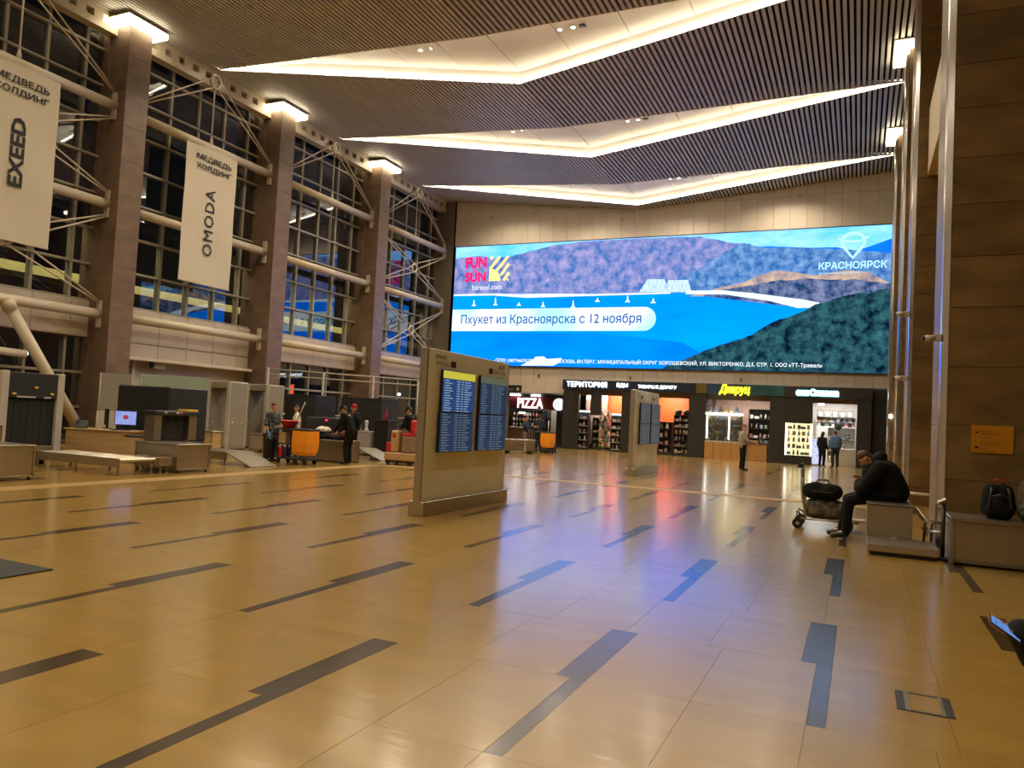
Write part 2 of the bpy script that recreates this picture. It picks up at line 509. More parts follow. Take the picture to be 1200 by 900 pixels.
def text(name, body, material, parent, o, ux, uy, w, h, bold=0.0, shear=0.0, space=1.0, keep=False, thick=0.0):
    """flat lettering that fills the box o + [0,w]*ux + [0,h]*uy"""
    me = text_mesh(body, bold, shear, space, 2 if h < .5 else 3)
    if not len(me.vertices): return None
    xs = [v.co.x for v in me.vertices]; ys = [v.co.y for v in me.vertices]
    x0, x1, y0, y1 = min(xs), max(xs), min(ys), max(ys)
    sx = w/max(1e-6, x1-x0); sy = h/max(1e-6, y1-y0)
    if keep: sx = sy = min(sx, sy)
    o = Vector(o); ux = Vector(ux); uy = Vector(uy); nz = ux.cross(uy)
    for v in me.vertices:
        v.co = o + ux*((v.co.x-x0)*sx) + uy*((v.co.y-y0)*sy)
    if thick:
        nv = len(me.vertices)
        vs = [tuple(v.co) for v in me.vertices]; fs = [list(p.vertices) for p in me.polygons]
        vs2 = vs + [tuple(Vector(v)+nz*thick) for v in vs]
        edges = {}
        for f in fs:
            for i in range(len(f)):
                a, b = f[i], f[(i+1) % len(f)]
                edges[(a, b)] = edges.get((a, b), 0)+1
        f2 = [[i+nv for i in f] for f in fs]
        for (a, b) in edges:
            if (b, a) not in edges: f2.append([a, b, b+nv, a+nv])
        m2 = bpy.data.meshes.new(name); m2.from_pydata(vs2, [], f2); bpy.data.meshes.remove(me); me = m2
    me.materials.clear(); me.materials.append(material)
    me.name = name
    return place(name, me, parent)
EX = (1,0,0); EY = (0,1,0); EZ = (0,0,1)

# ================================================================== FLOOR
E0, Y0, CW, RW = -0.12, 6.985, 1.365, 1.217      # inlay lattice: right edge, far edge, column pitch, row length
X_L, X_R, Y_N, Y_F = -24.6, 6.0, -14.0, 46.0
floor = MB().box(X_L, X_R, Y_N, Y_F, -0.3, -0.008).build('floor', M['grout'], kind='structure')
tile_meshes = {}
def tile_mesh(w, l, dark, half=False):
    k = (round(w, 3), round(l, 3), dark)
    if k not in tile_meshes:
        g = 0.0011
        b = MB().box(-w/2+g, w/2-g, -l/2+g, l/2-g, -0.008, 0.0, bottom=False)
        tile_meshes[k] = b.mesh('inlay_tile' if dark else 'floor_tile', M['inlay'] if dark else M['floor'])
    return tile_meshes[k]
tiles = []
for r in range(-17, 34):
    yb = Y0 + RW*(r-1); yt = yb + RW          # row r spans [yb, yt]; column n is type (n - r) mod 3: 0 wide, 1 narrow, 2 plain
    if yt > 45.9 or yb < -13.8: continue
    for n in range(-17, 5):
        e = E0 + CW*n; t = (n - r) % 3
        if e > 5.9 or e - 2*CW < -24.5: continue
        if t == 0: seg = [(-0.84, -0.2, 0), (-0.2, 0, 1)]
        elif t == 1: seg = [(-CW, -0.73, 0), (-0.73, -0.1, 0), (-0.1, 0, 1)]
        else: seg = [(-CW, -0.73, 0), (-0.73, -0.1, 0), (-0.1, CW-CW+0.525, 0)]
        for a, b, d in seg: tiles.append((e+a, e+b, yb, yt, d))
tiles = [t for t in tiles if t[0] > -24.5 and t[1] < 5.95]
def seen(t):
    x, y = (t[0]+t[1])/2, (t[2]+t[3])/2
    fx, fy = -0.417, 0.909                      # view direction on the ground
    d = x*fx + y*fy; s = x*fy - y*fx
    return d > 1.5 and abs(s) < d*0.78 + 1.0
near = sorted([t for t in tiles if seen(t)], key=lambda t: (t[0]+t[1])**2 + (t[2]+t[3])**2)[:296]
nearset = set(near)
for x0, x1, y0, y1, d in near:
    dz = random.uniform(-0.0004, 0.0004)
    place('inlay_tile' if d else 'floor_tile', tile_mesh(x1-x0, y1-y0, d), floor, loc=((x0+x1)/2, (y0+y1)/2, dz))
for dark in (0, 1):
    b = MB()
    for t in tiles:
        if t in nearset or t[4] != dark: continue
        g = 0.0011
        b.box(t[0]+g, t[1]-g, t[2]+g, t[3]-g, -0.008, 0, bottom=False)
    b.build('far_inlay_tiles' if dark else 'far_floor_tiles', M['inlay'] if dark else M['floor'], floor, kind='stuff')
# tactile guiding strips (ribbed pale tiles)
def tactile(x0, x1, y0, y1, along_x):
    b = MB()
    if along_x:
        n = 5; h = (y1-y0)/n
        for i in range(n): b.rbox(x0, x1, y0+i*h+.02, y0+(i+1)*h-.02, 0.0, .006, .003)
    else:
        n = 5; w = (x1-x0)/n
        for i in range(n): b.rbox(x0+i*w+.02, x0+(i+1)*w-.02, y0, y1, 0.0, .006, .003)
    b.build('tactile_strip', M['tactile'], floor, kind='stuff')
tactile(-12.4, 0.8, 18.35, 18.85, True)
tactile(-12.9, -12.4, 2.0, 18.3, False)

# entrance mat at the picture's edge, floor hatch
mt = MB().box(-8.0, -6.6, 4.17, 4.63, 0.0, 0.012)
mt = mt.build('floor_mat', M['charcoal'])
tag(mt, 'dark flat mat lying on the tiles near the security line', 'mat')
h = thing('floor_hatch', 'steel framed service hatch set into the tan floor tiles', 'hatch', (0.40, 5.29, 0.0))
MB().box(-.135, .135, -.17, .17, 0.0005, 0.002).build('cover', M['floor'], h)
for a in (-1, 1):
    MB().box(-.15, .15, a*.17-.012, a*.17+.012, 0, 0.004).build('frame_bar', M['charcoal'], h)
MB().box(-.15, -.105, -.17, .17, 0, .0045).build('steel_plate', M['charcoal'], h)
MB().box(-.105, -.075, -.17, .17, 0, .0042).build('steel_plate', M['steel_dark'], h)
MB().box(.105, .15, -.17, .17, 0, .0045).build('steel_plate', M['charcoal'], h)
MB().box(.085, .105, -.17, .17, 0, .0042).build('steel_plate', M['steel_dark'], h)

# ================================================================== CEILING
XL, XK, XR = -22.9, -11.0, 1.25
ZL, ZK, ZR = 14.4, 13.1, 14.1
def zc(x):
    if x <= XL: return ZL
    if x <= XK: return ZL + (ZK-ZL)*(x-XL)/(XK-XL)
    if x <= XR: return ZK + (ZR-ZK)*(x-XK)/(XR-XK)
    return ZR
TR = []                                        # (left tip y, near kink y, far kink y, right tip y)
for i in range(-4, 3):
    TR.append((21.25+7.57*i, 19.95+7.52*i, 23.35+7.68*i, 21.75+7.7*i))
def edge(i, x, far):
    l, kn, kf, r = TR[i]
    k = kf if far else kn
    if x <= XL: return l
    if x <= XK: return l + (k-l)*(x-XL)/(XK-XL)
    if x <= XR: return k + (r-k)*(x-XK)/(XR-XK)
    return r
ceiling = MB().box(X_L, X_R, Y_N, Y_F, 15.3, 15.5).build('ceiling', M['plenum'], kind='structure')
NS = len(TR)
pitch = 0.18
xs = [-24.3 + pitch*i for i in range(int((1.6+24.3)/pitch)+1)]
for s in range(NS+1):
    b = MB()
    for x in xs:
        ya = Y_N+.1 if s == 0 else edge(s-1, x, True)
        yb = 39.6 if s == NS else edge(s, x, False)
        ya = min(ya, 39.6); yb = min(yb, 39.6)
        if yb - ya < 0.03: continue
        z = zc(x); w = 0.052
        b.box(x-w, x+w, ya, yb, z, z+0.13)
    b.build('ceiling_slats', M['slat'], ceiling, kind='stuff')
def recess(x):
    if x <= XL or x >= XR: return 0.02
    return min(0.42, 0.10*min(x-XL, XR-x)+0.05)
M['cove'] = emit('cove_led', (1.0, 0.88, 0.66), COVE_E)
M['downlight'] = emit('downlight_lens', (1.0, 0.92, 0.78), 14.0)
NP = 6
for i in range(NS):
    xs2 = [XL + (XK-XL)*k/NP for k in range(NP+1)] + [XK + (XR-XK)*k/NP for k in range(1, NP+1)]
    for a, c in zip(xs2[:-1], xs2[1:]):
        g = 0.012
        x0, x1 = a+g, c-g
        P = []
        for x, far in ((x0, 0), (x1, 0), (x1, 1), (x0, 1)):
            P.append((x, min(edge(i, x, far), 39.6), zc(x)+recess(x)))
        MB().prism(P, (0, 0, .03)).build('trough_panel', M['trough'], ceiling)
        for far in (0, 1):
            s = .02 if far else -.02
            Q = [(a, min(edge(i, a, far), 39.58), zc(a)-.01), (c, min(edge(i, c, far), 39.58), zc(c)-.01),
                 (c, min(edge(i, c, far), 39.58), zc(c)+recess(c)), (a, min(edge(i, a, far), 39.58), zc(a)+recess(a))]
            MB().prism(Q, (0, s, 0)).build('trough_edge', M['trough'], ceiling)
        # LED strip lying along the far lip
    led = MB()
    pts = [(x, min(edge(i, x, 1), 39.55)-0.06, zc(x)+0.06) for x in xs2]
    led.tube(pts, 0.022, 6)
    pts = [(x, min(edge(i, x, 0), 39.5)+0.05, zc(x)+0.07) for x in xs2[2:-2]]
    led.tube(pts, 0.010, 6)
    led.build('led_strip', M['cove'], ceiling)

def spot(x, y, z, w, size=1.25):
    l = bpy.data.lights.new('downlight', 'SPOT'); l.energy = w; l.color = WARM
    l.spot_size = size*2; l.spot_blend = 0.7; l.shadow_soft_size = 0.12
    o = bpy.data.objects.new('downlight', l); COL.objects.link(o); o.location = (x, y, z)
def fixture(i, x, f, j):
    y = edge(i, x, 0)*(1-f) + edge(i, x, 1)*f
    if y > 39.3: return
    z = zc(x) + recess(x)
    spot(x, y, z-.1, SPOT_W*(.55 if i < 4 else 1.0))
    if i < 4: return                      # troughs outside the picture: the light only
    lab = 'spotlight pair in the %s ceiling trough, %s from the glazed wall' % (('nearest', 'middle', 'farthest')[i-4], ('first', 'second', 'third', 'fourth')[j])
    t = thing('ceiling_spotlight', lab, 'spotlight', (x, y, z), 0, 'spotlights in the ceiling troughs')
    for a in (-.22, .22):
        b = MB().lathe([(.10, 0.01), (.10, -.03), (.075, -.03), (.07, 0.005)], (a, 0, 0), 14); b.build('ring', M['trough'], t)
        MB().disc((a, 0, -.022), .07, (0, 0, -1), 14).build('lens', M['downlight'], t)
    MB().box(.42, .62, -.06, .06, -.04, 0.01).build('sensor_box', M['charcoal'], t)
for i in range(NS):
    for j, (x, f) in enumerate(((-18.2, .5), (-13.6, .42), (-8.6, .42), (-3.6, .5))):
        fixture(i, x, f, j)

# ================================================================== FAR WALL
YW = 39.6
wall_far = MB().box(-22.5, X_R, YW+.02, YW+.3, 3.0, 15.3).box(-24.6, -18.4, YW+.02, YW+.3, 0, 15.3).build('wall_far', M['joint'], kind='structure')
pw = 0.79
x = -22.38
pm = {}
def panel(parent, x0, x1, z0, z1, y, name='wall_panel', m='cream', t=.03):
    k = (round(x1-x0, 3), round(z1-z0, 3), m, t)
    if k not in pm:
        w, h = x1-x0, z1-z0
        pm[k] = MB().rbox(-w/2+.006, w/2-.006, -t, 0.02, -h/2+.006, h/2-.006, .004).mesh(name, M[m])
    return place(name, pm[k], parent, loc=((x0+x1)/2, y, (z0+z1)/2))
i = 0
while x < 1.2:
    x1 = min(x+pw, 1.9)
    panel(wall_far, x, x1, 11.6, 13.25, YW)
    zt = min(zc(x), zc(x1)) + .05
    if zt - 13.25 > .05: panel(wall_far, x, x1, 13.25, zt, YW)
    if x >= -18.5: panel(wall_far, x, x1, 3.0 if x < -15 else 3.78, 4.45, YW)
    else: panel(wall_far, x, x1, 0.0, 4.45, YW)
    x = x1
for k in range(12): panel(wall_far, -23.5, -22.45, 1.2*k, 1.2*k+1.2, YW+.25)
# small fittings on the far wall
for x, z, w in ((-16.5, 4.0, 'above the pizza counter'), (-11.2, 4.02, 'above the souvenir shop'), (-5.5, 4.05, 'above the food shop'), (-20.0, 13.2, 'high above the pink logo'), (-12.0, 12.6, 'under the ceiling fold'), (-3.0, 13.2, 'high above the city name')):
    t = thing('wall_bracket', 'small dark bracket on the cream far wall, ' + w, 'bracket', (x, YW-.03, z), 0, 'wall brackets around the screen')
    MB().cbox((0, -.03, 0), (.10, .06, .16)).build('plate', M['steel_dark'], t)
    MB().cyl((0, -.05, 0), (0, -.2, .03), .03, seg=8).build('arm', M['steel_dark'], t)

# ------------------------------------------------------------------ the LED wall
SX0, SX1, SZ0, SZ1, YS = -22.2, 1.25, 4.5, 11.52, 39.42
scr = thing('led_screen', 'giant lit advertising screen showing a tropical bay on the far wall', 'screen', (0, YS, 0))
MB().box(SX0-.06, SX1+.06, .03, .16, SZ0-.06, SZ1+.06).build('screen_frame', M['charcoal'], scr)
se = SCREEN_E
def L(c, k=1.0):
    r, g, b = lin(c)                      # the diodes' blue is brighter than the picture can show
    return (r*k, g*k, b*k*(1.35 if c[2] >= 235 and c[0] < 170 else 1.0))
M['s_sky'] = emit('scr_sky', L((88,196,255)), se, color2=L((160,222,255)), scale=.35, detail=4, stretch=(1,1,3))
M['s_farhill'] = emit('scr_far_hill', L((10,120,235)), se, color2=L((20,98,210)), scale=.6)
M['s_hill'] = emit('scr_hill', L((58,104,172)), se, color2=L((168,158,205)), scale=2.0, detail=14, lo=.38, hi=.68)
M['s_hill2'] = emit('scr_hill_right', L((44,98,165)), se, color2=L((120,158,205)), scale=2.2, detail=14, lo=.40, hi=.64)
M['s_sea'] = emit('scr_sea', L((0,132,250)), se, color2=L((0,158,255)), scale=.35, detail=2, stretch=(.5,1,2.0), lo=.3, hi=.7)
M['s_seadeep'] = emit('scr_sea_near', L((0,116,250)), se, color2=L((0,140,255)), scale=.3, detail=2, stretch=(.5,1,1.5))
M['s_beach'] = emit('scr_beach', L((205,222,242)), se, color2=L((232,238,248)), scale=2)
M['s_sand'] = emit('scr_brown_hill', L((120,110,130)), se, color2=L((200,172,150)), scale=1.6, detail=14, lo=.36, hi=.62)
M['s_bush'] = emit('scr_bush', L((30,58,104)), se, color2=L((120,130,165)), scale=1.8, detail=14, lo=.42, hi=.62)
M['s_forest'] = emit('scr_forest', L((3,20,42)), se, color2=L((52,104,112)), scale=2.0, detail=14, lo=.38, hi=.68)
M['s_white'] = emit('scr_white', L((226,240,250)), se, color2=L((240,244,250)), scale=.4)
M['s_bar'] = emit('scr_bar', L((170,226,246)), se, color2=L((232,238,246)), scale=.28, detail=1, lo=.42, hi=.55)
M['s_blue'] = emit('scr_text_blue', L((20,88,165)), se)
M['s_pink'] = emit('scr_logo_pink', L((250,30,110)), se)
M['s_yel'] = emit('scr_logo_yellow', L((252,232,140)), se)
M['s_town'] = emit('scr_buildings', L((130,180,225)), se, color2=L((225,240,250)), scale=3, stretch=(6,1,1))
M['s_mint'] = emit('scr_mint', L((176,240,255)), se)
def flat(name, m, pts, d): return MB().poly([(x, -d, z) for x, z in pts]).build(name, M[m], scr)
def rag(pts, amp, step=.35, seed=0):
    """adds a leafy outline between the points"""
    out = []
    for (x0, z0), (x1, z1) in zip(pts[:-1], pts[1:]):
        n = max(1, int(abs(x1-x0)/step))
        for k in range(n):
            t = k/n; x = x0+(x1-x0)*t
            out.append((x, z0+(z1-z0)*t + amp*(noise.noise((x*1.7+seed, seed, 0))+.6*noise.noise((x*4.1, seed, 3)))))
    out.append(pts[-1]); return out
flat('sky', 's_sky', [(SX0,SZ0),(SX1,SZ0),(SX1,SZ1),(SX0,SZ1)], 0)
flat('distant_hill', 's_farhill', [(SX1,8.4),(SX1,10.9)]+[(.3,10.55),(-.5,10.3),(-1.2,10.55),(-2.4,10.58),(-4.4,10.75),(-6.1,10.7),(-7,9),(-7,8.4)], .004)
flat('wooded_hill', 's_hill', [(-6.5,8.2)] + rag([(-5.2,10.9),(-6.1,11.0),(-7.8,11.42),(-9.6,11.46),(-13.4,11.5),(-15.9,11.36),(-18.5,10.85),(-19.6,10.75),(-20.6,10.95),(SX0,10.85)], .05) + [(SX0,8.5)], .006)
flat('lower_hill', 's_hill2', [(SX1,7.5)] + rag([(SX1,10.15),(-1,10.45),(-3.2,10.62),(-4.8,10.72),(-5.6,10.98)], .04, seed=3) + [(-6.6,10.5),(-7.4,9.9),(-8.9,9.2),(-9.6,8.5)], .008)
flat('sea', 's_sea', [(SX0,SZ0),(-2,SZ0),(-2.3,7.75),(-6.4,8.45),(-9,8.5),(-13.7,8.46),(-17.5,8.42),(-19.6,8.6),(SX0,8.62)], .010)
flat('near_sea', 's_seadeep', [(SX0,SZ0),(-6,SZ0),(-8.5,5.9),(-13,6.35),(SX0,6.45)], .011)
flat('far_shore', 's_beach', [(SX0,8.60),(-19.6,8.58),(-17.4,8.40),(-13.7,8.43),(-9.2,8.46),(-9.2,8.54),(-13.6,8.54),(-16.5,8.62),(-17.9,8.62),(-19.7,8.70),(SX0,8.70)], .012)
flat('brown_hill', 's_sand', [(-8.2,8.3)] + [(-6.7,8.72),(-5.5,8.95),(-4.9,9.25),(-4.0,9.5),(-3.0,9.38),(-2.2,9.2),(-.8,9.42),(.2,9.3),(1.1,8.75),(1.1,8.2)], .012)
flat('buildings', 's_town', [(-10.9,8.58),(-8.1,8.52),(-8.3,9.16),(-9.35,9.18),(-9.4,8.9),(-9.55,9.24),(-10.45,9.26)], .014)
flat('bushes', 's_bush', [(-7.5,8.3)] + rag([(-6.6,8.62),(-5.6,8.72),(-4.2,8.98),(-2.5,9.05),(-.6,8.95),(.8,8.78),(SX1,8.7)][::-1][::-1], .08, .2, 5) + [(SX1,8.0),(-2.6,7.6)], .014)
flat('beach', 's_beach', [(-8.4,8.42),(-6.4,8.36),(-4.2,7.98),(-2.9,7.62),(-2.2,7.62),(-1.9,7.86),(-2.6,8.02),(-5.0,8.40),(-6.6,8.58),(-8.4,8.6)], .016)
flat('forest_slope', 's_forest', [(SX1,SZ0)] + rag([(SX1,8.45),(.2,8.35),(-.9,8.15),(-2.1,7.75),(-2.9,7.35),(-4.2,6.85),(-5.0,6.3),(-6.6,5.75),(-7.9,5.2),(-9.3,4.62)], .10, .22, 9) + [(-9.5,SZ0)], .018)
for x, z, hh in ((-20.8,7.98,.35),(-19.4,8.0,.45),(-17.9,7.95,.2),(-16.4,7.85,.3),(-14.6,7.8,.4),(-11.5,8.05,.35),(-13.2,8.1,.2),(-10.1,7.98,.25)):
    flat('sailing_boat', 's_white', [(x-.16,z),(x+.16,z),(x+.05,z+.1),(x+.02,z+hh),(x-.03,z+hh),(x-.05,z+.1)], .013)
bar = [(SX0,6.50),(-10.55,6.50)] + [(-10.55+.64*math.sin(PI*k/12), 7.14-.64*math.cos(PI*k/12)) for k in range(13)] + [(SX0,7.78)]
flat('caption_bar', 's_bar', bar, .02)
text('caption', 'Пхукет из Красноярска с 12 ноября', M['s_blue'], scr, (-21.6,-.024,6.78), EX, EZ, 10.9, .68, bold=.012)
text('logo_text', 'FUN', M['s_pink'], scr, (-21.5,-.024,10.22), EX, EZ, 1.40, .66, bold=.05)
text('logo_text', '&', M['s_pink'], scr, (-20.95,-.024,9.98), EX, EZ, .26, .20, bold=.01)
text('logo_text', 'SUN', M['s_pink'], scr, (-21.5,-.024,9.40), EX, EZ, 1.40, .58, bold=.05)
lg = MB()
for (x0,z0),(x1,z1) in (((-19.85,10.15),(-19.25,10.85)),((-19.85,10.72),(-19.72,10.85)),((-19.45,10.0),(-18.72,10.85)),((-19.15,9.75),(-18.65,10.4)),((-18.95,9.45),(-18.62,9.9)),((-18.72,9.45),(-18.66,9.52))):
    d = Vector((x1-x0, 0, z1-z0)).normalized(); n = Vector((-d.z, 0, d.x))*.085
    a = Vector((x0,-.024,z0)); c = Vector((x1,-.024,z1))
    lg.poly([a+n, a-n, c-n, c+n])
lg.poly([(-19.9,-.024,9.42),(-19.15,-.024,9.42)] + [(-19.9+.75*math.cos(t*PI/16), -.024, 9.42+.75*math.sin(t*PI/16)) for t in range(1,9)])
lg.build('logo_rays', M['s_yel'], scr)
text('web_address', 'fstravel.com', M['s_white'], scr, (-21.0,-.024,8.93), EX, EZ, 1.95, .30)
text('small_print', 'ОГРН 1087746076273 Юр адрес: МОСКВА, ВН.ТЕР.Г. МУНИЦИПАЛЬНЫЙ ОКРУГ ХОРОШЕВСКИЙ, УЛ. ВИКТОРЕНКО, Д.5, СТР. 1. ООО «ТТ-Трэвел»', M['s_white'], scr, (-19.2,-.024,4.66), EX, EZ, 17.5, .30, bold=.012)
flat('speed_boat', 's_white', [(-17.6,4.52),(-15.6,4.55),(-15.2,4.75),(-15.1,4.98),(-16.0,4.92),(-16.2,5.06),(-16.7,5.04),(-16.8,4.9)], .022)
text('city_name', 'КРАСНОЯРСК', M['s_mint'], scr, (-2.0,-.024,9.48), EX, EZ, 3.0, .36, bold=.02)
text('city_tagline', 'МЕЖДУНАРОДНЫЙ АЭРОПОРТ', M['s_mint'], scr, (-2.0,-.024,9.24), EX, EZ, 1.9, .11)
pin = MB()
cx, cz = -.5, 10.78
out = [(cx+.50*math.cos(a), cz+.42*math.sin(a)) for a in [PI*(-.12)+PI*1.24*k/14 for k in range(15)]] + [(cx-.30, cz-.40),(cx, cz-.78),(cx+.30,cz-.40)]
pin.tube([(x,-.03,z) for x, z in out], .075, 4, closed=True)
pin.tube([(cx-.66,-.03,cz+.17),(cx-.3,-.03,cz+.02),(cx+.3,-.03,cz+.02),(cx+.66,-.03,cz+.22)], .06, 4)
pin.build('city_emblem', M['s_mint'], scr)

# ================================================================== STONE COLUMNS, LEFT
CX0, CX1 = -23.4, -22.5
M['cap_light'] = emit('column_cap_light', (1.0, 0.86, 0.58), CAP_E)
sm = {}
def stone_slab(parent, axis, c, w, h, m):
    """thin stone plate, axis 'x': faces +-x, 'y': faces +-y"""
    k = (axis, round(w, 3), round(h, 3), m)
    if k not in sm:
        g = .003
        if axis == 'x': sm[k] = MB().rbox(-.02, .02, -w/2+g, w/2-g, -h/2+g, h/2-g, .004).mesh('stone_panel', M[m])
        else: sm[k] = MB().rbox(-w/2+g, w/2-g, -.02, .02, -h/2+g, h/2-g, .004).mesh('stone_panel', M[m])
    return place('stone_panel', sm[k], parent, loc=c)
def light_cap(parent, x0, x1, y0, y1, z):
    r = .34
    MB().rbox(x0-r, x1+r, y0-r, y1+r, z-.16, z+.02, .02).build('light_box', M['cap_light'], parent)
    MB().box(x0-r-.02, x1+r+.02, y0-r-.02, y1+r+.02, z+.02, z+.06).build('light_box_lid', M['white_steel'], parent)
def column(y0, n):
    c = struct('column')
    y1 = y0+.88
    MB().box(-24.1, CX0+.02, y0-.02, y1+.02, 0, 14.35).build('column_back', M['stone2'], c)
    MB().box(CX0+.02, CX1-.02, y0+.02, y1-.02, 0, 14.35).build('column_core', M['stone_core'], c)
    h = 14.2/12
    for k in range(12):
        z = h*(k+.5)
        stone_slab(c, 'x', (CX1-.02, (y0+y1)/2, z), y1-y0, h, 'stone2')
        stone_slab(c, 'y', ((CX0+CX1)/2, y0+.02, z), CX1-CX0, h, 'stone2')
        stone_slab(c, 'y', ((CX0+CX1)/2, y1-.02, z), CX1-CX0, h, 'stone2')
    light_cap(c, CX0, CX1, y0, y1, 14.18)
COLS = [-4.95, 2.35, 9.70, 17.07, 24.43, 31.83]
for k, y in enumerate(COLS): column(y, k)

# ================================================================== LEFT GLAZED WALL
XG = -23.75
wall_left = struct('wall_left')
cornice = MB()
MB().box(-23.5, -23.1, Y_N, 39.5, 14.22, 14.4).box(-23.5, -23.1, Y_N, 39.5, 13.74, 13.98).box(-23.5, -23.42, Y_N, 39.5, 13.9, 14.3).build('cornice_beam', M['white_steel'], wall_left)
b = MB(); y = 10.6
while y < 39.3:
    b.box(-23.42, -23.11, y, y+.34, 13.98, 14.22); y += .62
b.build('cornice_web', M['white_steel'], wall_left, kind='stuff')
pane_m = {}
clad_m = {}
def clad(parent, y0, y1, z0, z1, x=XG+.2, m='cream'):
    k = (round(y1-y0, 3), round(z1-z0, 3), m)
    if k not in clad_m:
        clad_m[k] = MB().rbox(-.06, .06, -(y1-y0)/2+.008, (y1-y0)/2-.008, -(z1-z0)/2+.008, (z1-z0)/2-.008, .006).mesh('cladding_panel', M[m])
    return place('cladding_panel', clad_m[k], parent, loc=(x, (y0+y1)/2, (z0+z1)/2))
def bay(idx, y0, y1, low):
    w = struct('window_%d' % idx)
    n = 5; p = (y1-y0)/n
    ys = [y0 + p*(k+.5) for k in range(n)]
    for y in ys: MB().box(XG-.12, XG+.10, y-.05, y+.05, 4.77, 14.0).build('mullion', M['mullion'], w)
    zs = [4.78+1.22*k for k in range(8)]
    for z in zs: MB().box(XG-.06, XG+.15, y0, y1, z-.035, z+.035).build('transom', M['mullion'], w)
    cuts = [y0] + ys + [y1]
    zz = zs + [14.0]
    for za, zb in zip(zz[:-1], zz[1:]):
        for ya, yb in zip(cuts[:-1], cuts[1:]):
            k = (round(yb-ya, 3), round(zb-za, 3))
            if k not in pane_m:
                hy, hz = k[0]/2, k[1]/2
                pane_m[k] = MB().quad((0,-hy,-hz),(0,hy,-hz),(0,hy,hz),(0,-hy,hz)).mesh('pane', M['glass'])
            place('pane', pane_m[k], w, loc=(XG, (ya+yb)/2, (za+zb)/2))
    for ya, yb in zip(cuts[:-1], cuts[1:]):
        clad(w, ya, yb, 3.52, 4.74)
        if low: clad(w, ya, yb, 3.0, 3.52)
    MB().box(XG-.1, XG+.13, y0, y1, 3.0 if low else 3.5, 4.76).build('cladding_backing', M['joint'], w)
    if low:
        MB().box(XG-.05, XG+.12, y0, y1, 0, 2.98).build('lower_wall', M['cream'], w)
        MB().rbox(XG+.15, XG+.65, y0-.1, y1-.1, 2.90, 3.02, .02).build('door_canopy', M['white_steel'], w)
        MB().box(XG+.2, XG+.3, y0+.9, y0+1.0, 2.3, 2.95).build('canopy_post', M['white_steel'], w)
        d = MB()
        for ya in (y0+2.75, y0+3.75):
            MB().box(XG+.11, XG+.16, ya, ya+.8, 0, 2.35).build('door_leaf', M['glass'], w)
            MB().box(XG+.10, XG+.22, ya-.12, ya, 0, 2.45).build('door_post', M['greywhite'], w)
        MB().box(XG+.10, XG+.22, y0+2.6, y0+4.7, 2.35, 2.5).build('door_head', M['greywhite'], w)
    else:
        for y in ys: MB().box(XG-.12, XG+.10, y-.04, y+.04, 0, 3.5).build('mullion', M['mullion'], w)
        for z in (0.08, 1.2, 2.35): MB().box(XG-.06, XG+.13, y0, y1, z-.04, z+.04).build('transom', M['mullion'], w)
        for ya, yb in zip(cuts[:-1], cuts[1:]):
            k = (round(yb-ya, 3), 3.5)
            if k not in pane_m:
                hy, hz = k[0]/2, 1.75
                pane_m[k] = MB().quad((0,-hy,-hz),(0,hy,-hz),(0,hy,hz),(0,-hy,hz)).mesh('pane', M['glass'])
            place('pane', pane_m[k], w, loc=(XG, (ya+yb)/2, 1.75))
bay(1, 10.58, 17.07, False)
bay(2, 17.95, 24.43, True)
bay(3, 25.31, 31.83, False)
bay(4, 32.71, 39.55, False)
bay(5, 3.23, 9.70, False)
MB().box(XG-.06, XG, Y_N, 3.0, 0, 14.2).build('dark_glazing', M['glass'], wall_left)
# horizontal tubes, tie rods and rings of the facade trusses
XT = -22.95
def truss(y0, y1, braces):
    t = struct('trim_truss')
    for z in (11.3, 7.98, 4.30):
        MB().cyl((XT, y0-.05, z), (XT, y1+.05, z), .16, seg=16).build('tube', M['white_steel'], t)
        for y in (y0-.02, y1+.02):
            MB().box(XT-.10, XT+.10, y-.03, y+.03, z-.45, z+.45).build('fork_plate', M['white_steel'], t)
    ym = (y0+y1)/2
    def ring(z, r=.25):
        MB().tube([(XT+.05, ym+r*math.cos(2*PI*k/20), z+r*math.sin(2*PI*k/20)) for k in range(20)], .055, 8, closed=True).build('ring', M['white_steel'], t)
    def pair(p, q):
        d = (Vector(q)-Vector(p)).normalized(); n = Vector((0, -d.z, d.y))
        MB().cyl(Vector(p)+n*.03, Vector(q)+n*.17, .03, seg=6).cyl(Vector(p)-n*.03, Vector(q)-n*.17, .03, seg=6).build('tie_rods', M['white_steel'], t)
    ring(13.88)
    for y in (y0, y1): pair((XT, y, 11.78), (XT+.05, ym+(.15 if y > ym else -.15), 13.8))
    MB().cyl((XT, ym, 13.62), (XT, ym, 11.4), .03, seg=6).cyl((XT, ym, 11.75), (XT, ym, 11.4), .03, .10, seg=8).build('hanger_rod', M['white_steel'], t)
    if braces:
        for zt, zb in ((11.3, 7.98), (7.98, 4.3)):
            zm = (zt+zb)/2
            ring(zm, .22)
            for y in (y0, y1):
                s = .13 if y > ym else -.13
                pair((XT, y, zt-.40), (XT+.05, ym+s, zm+.1)); pair((XT, y, zb+.40), (XT+.05, ym+s, zm-.1))
    else:
        MB().cyl((XT, ym-.06, 11.1), (XT, ym-.06, 8.1), .012, seg=5).cyl((XT, ym+.06, 11.1), (XT, ym+.06, 8.1), .012, seg=5).build('hanger_rod', M['white_steel'], t)
truss(10.65, 17.0, True)
truss(18.0, 24.38, False)
truss(25.36, 31.78, False)
truss(32.76, 39.3, True)
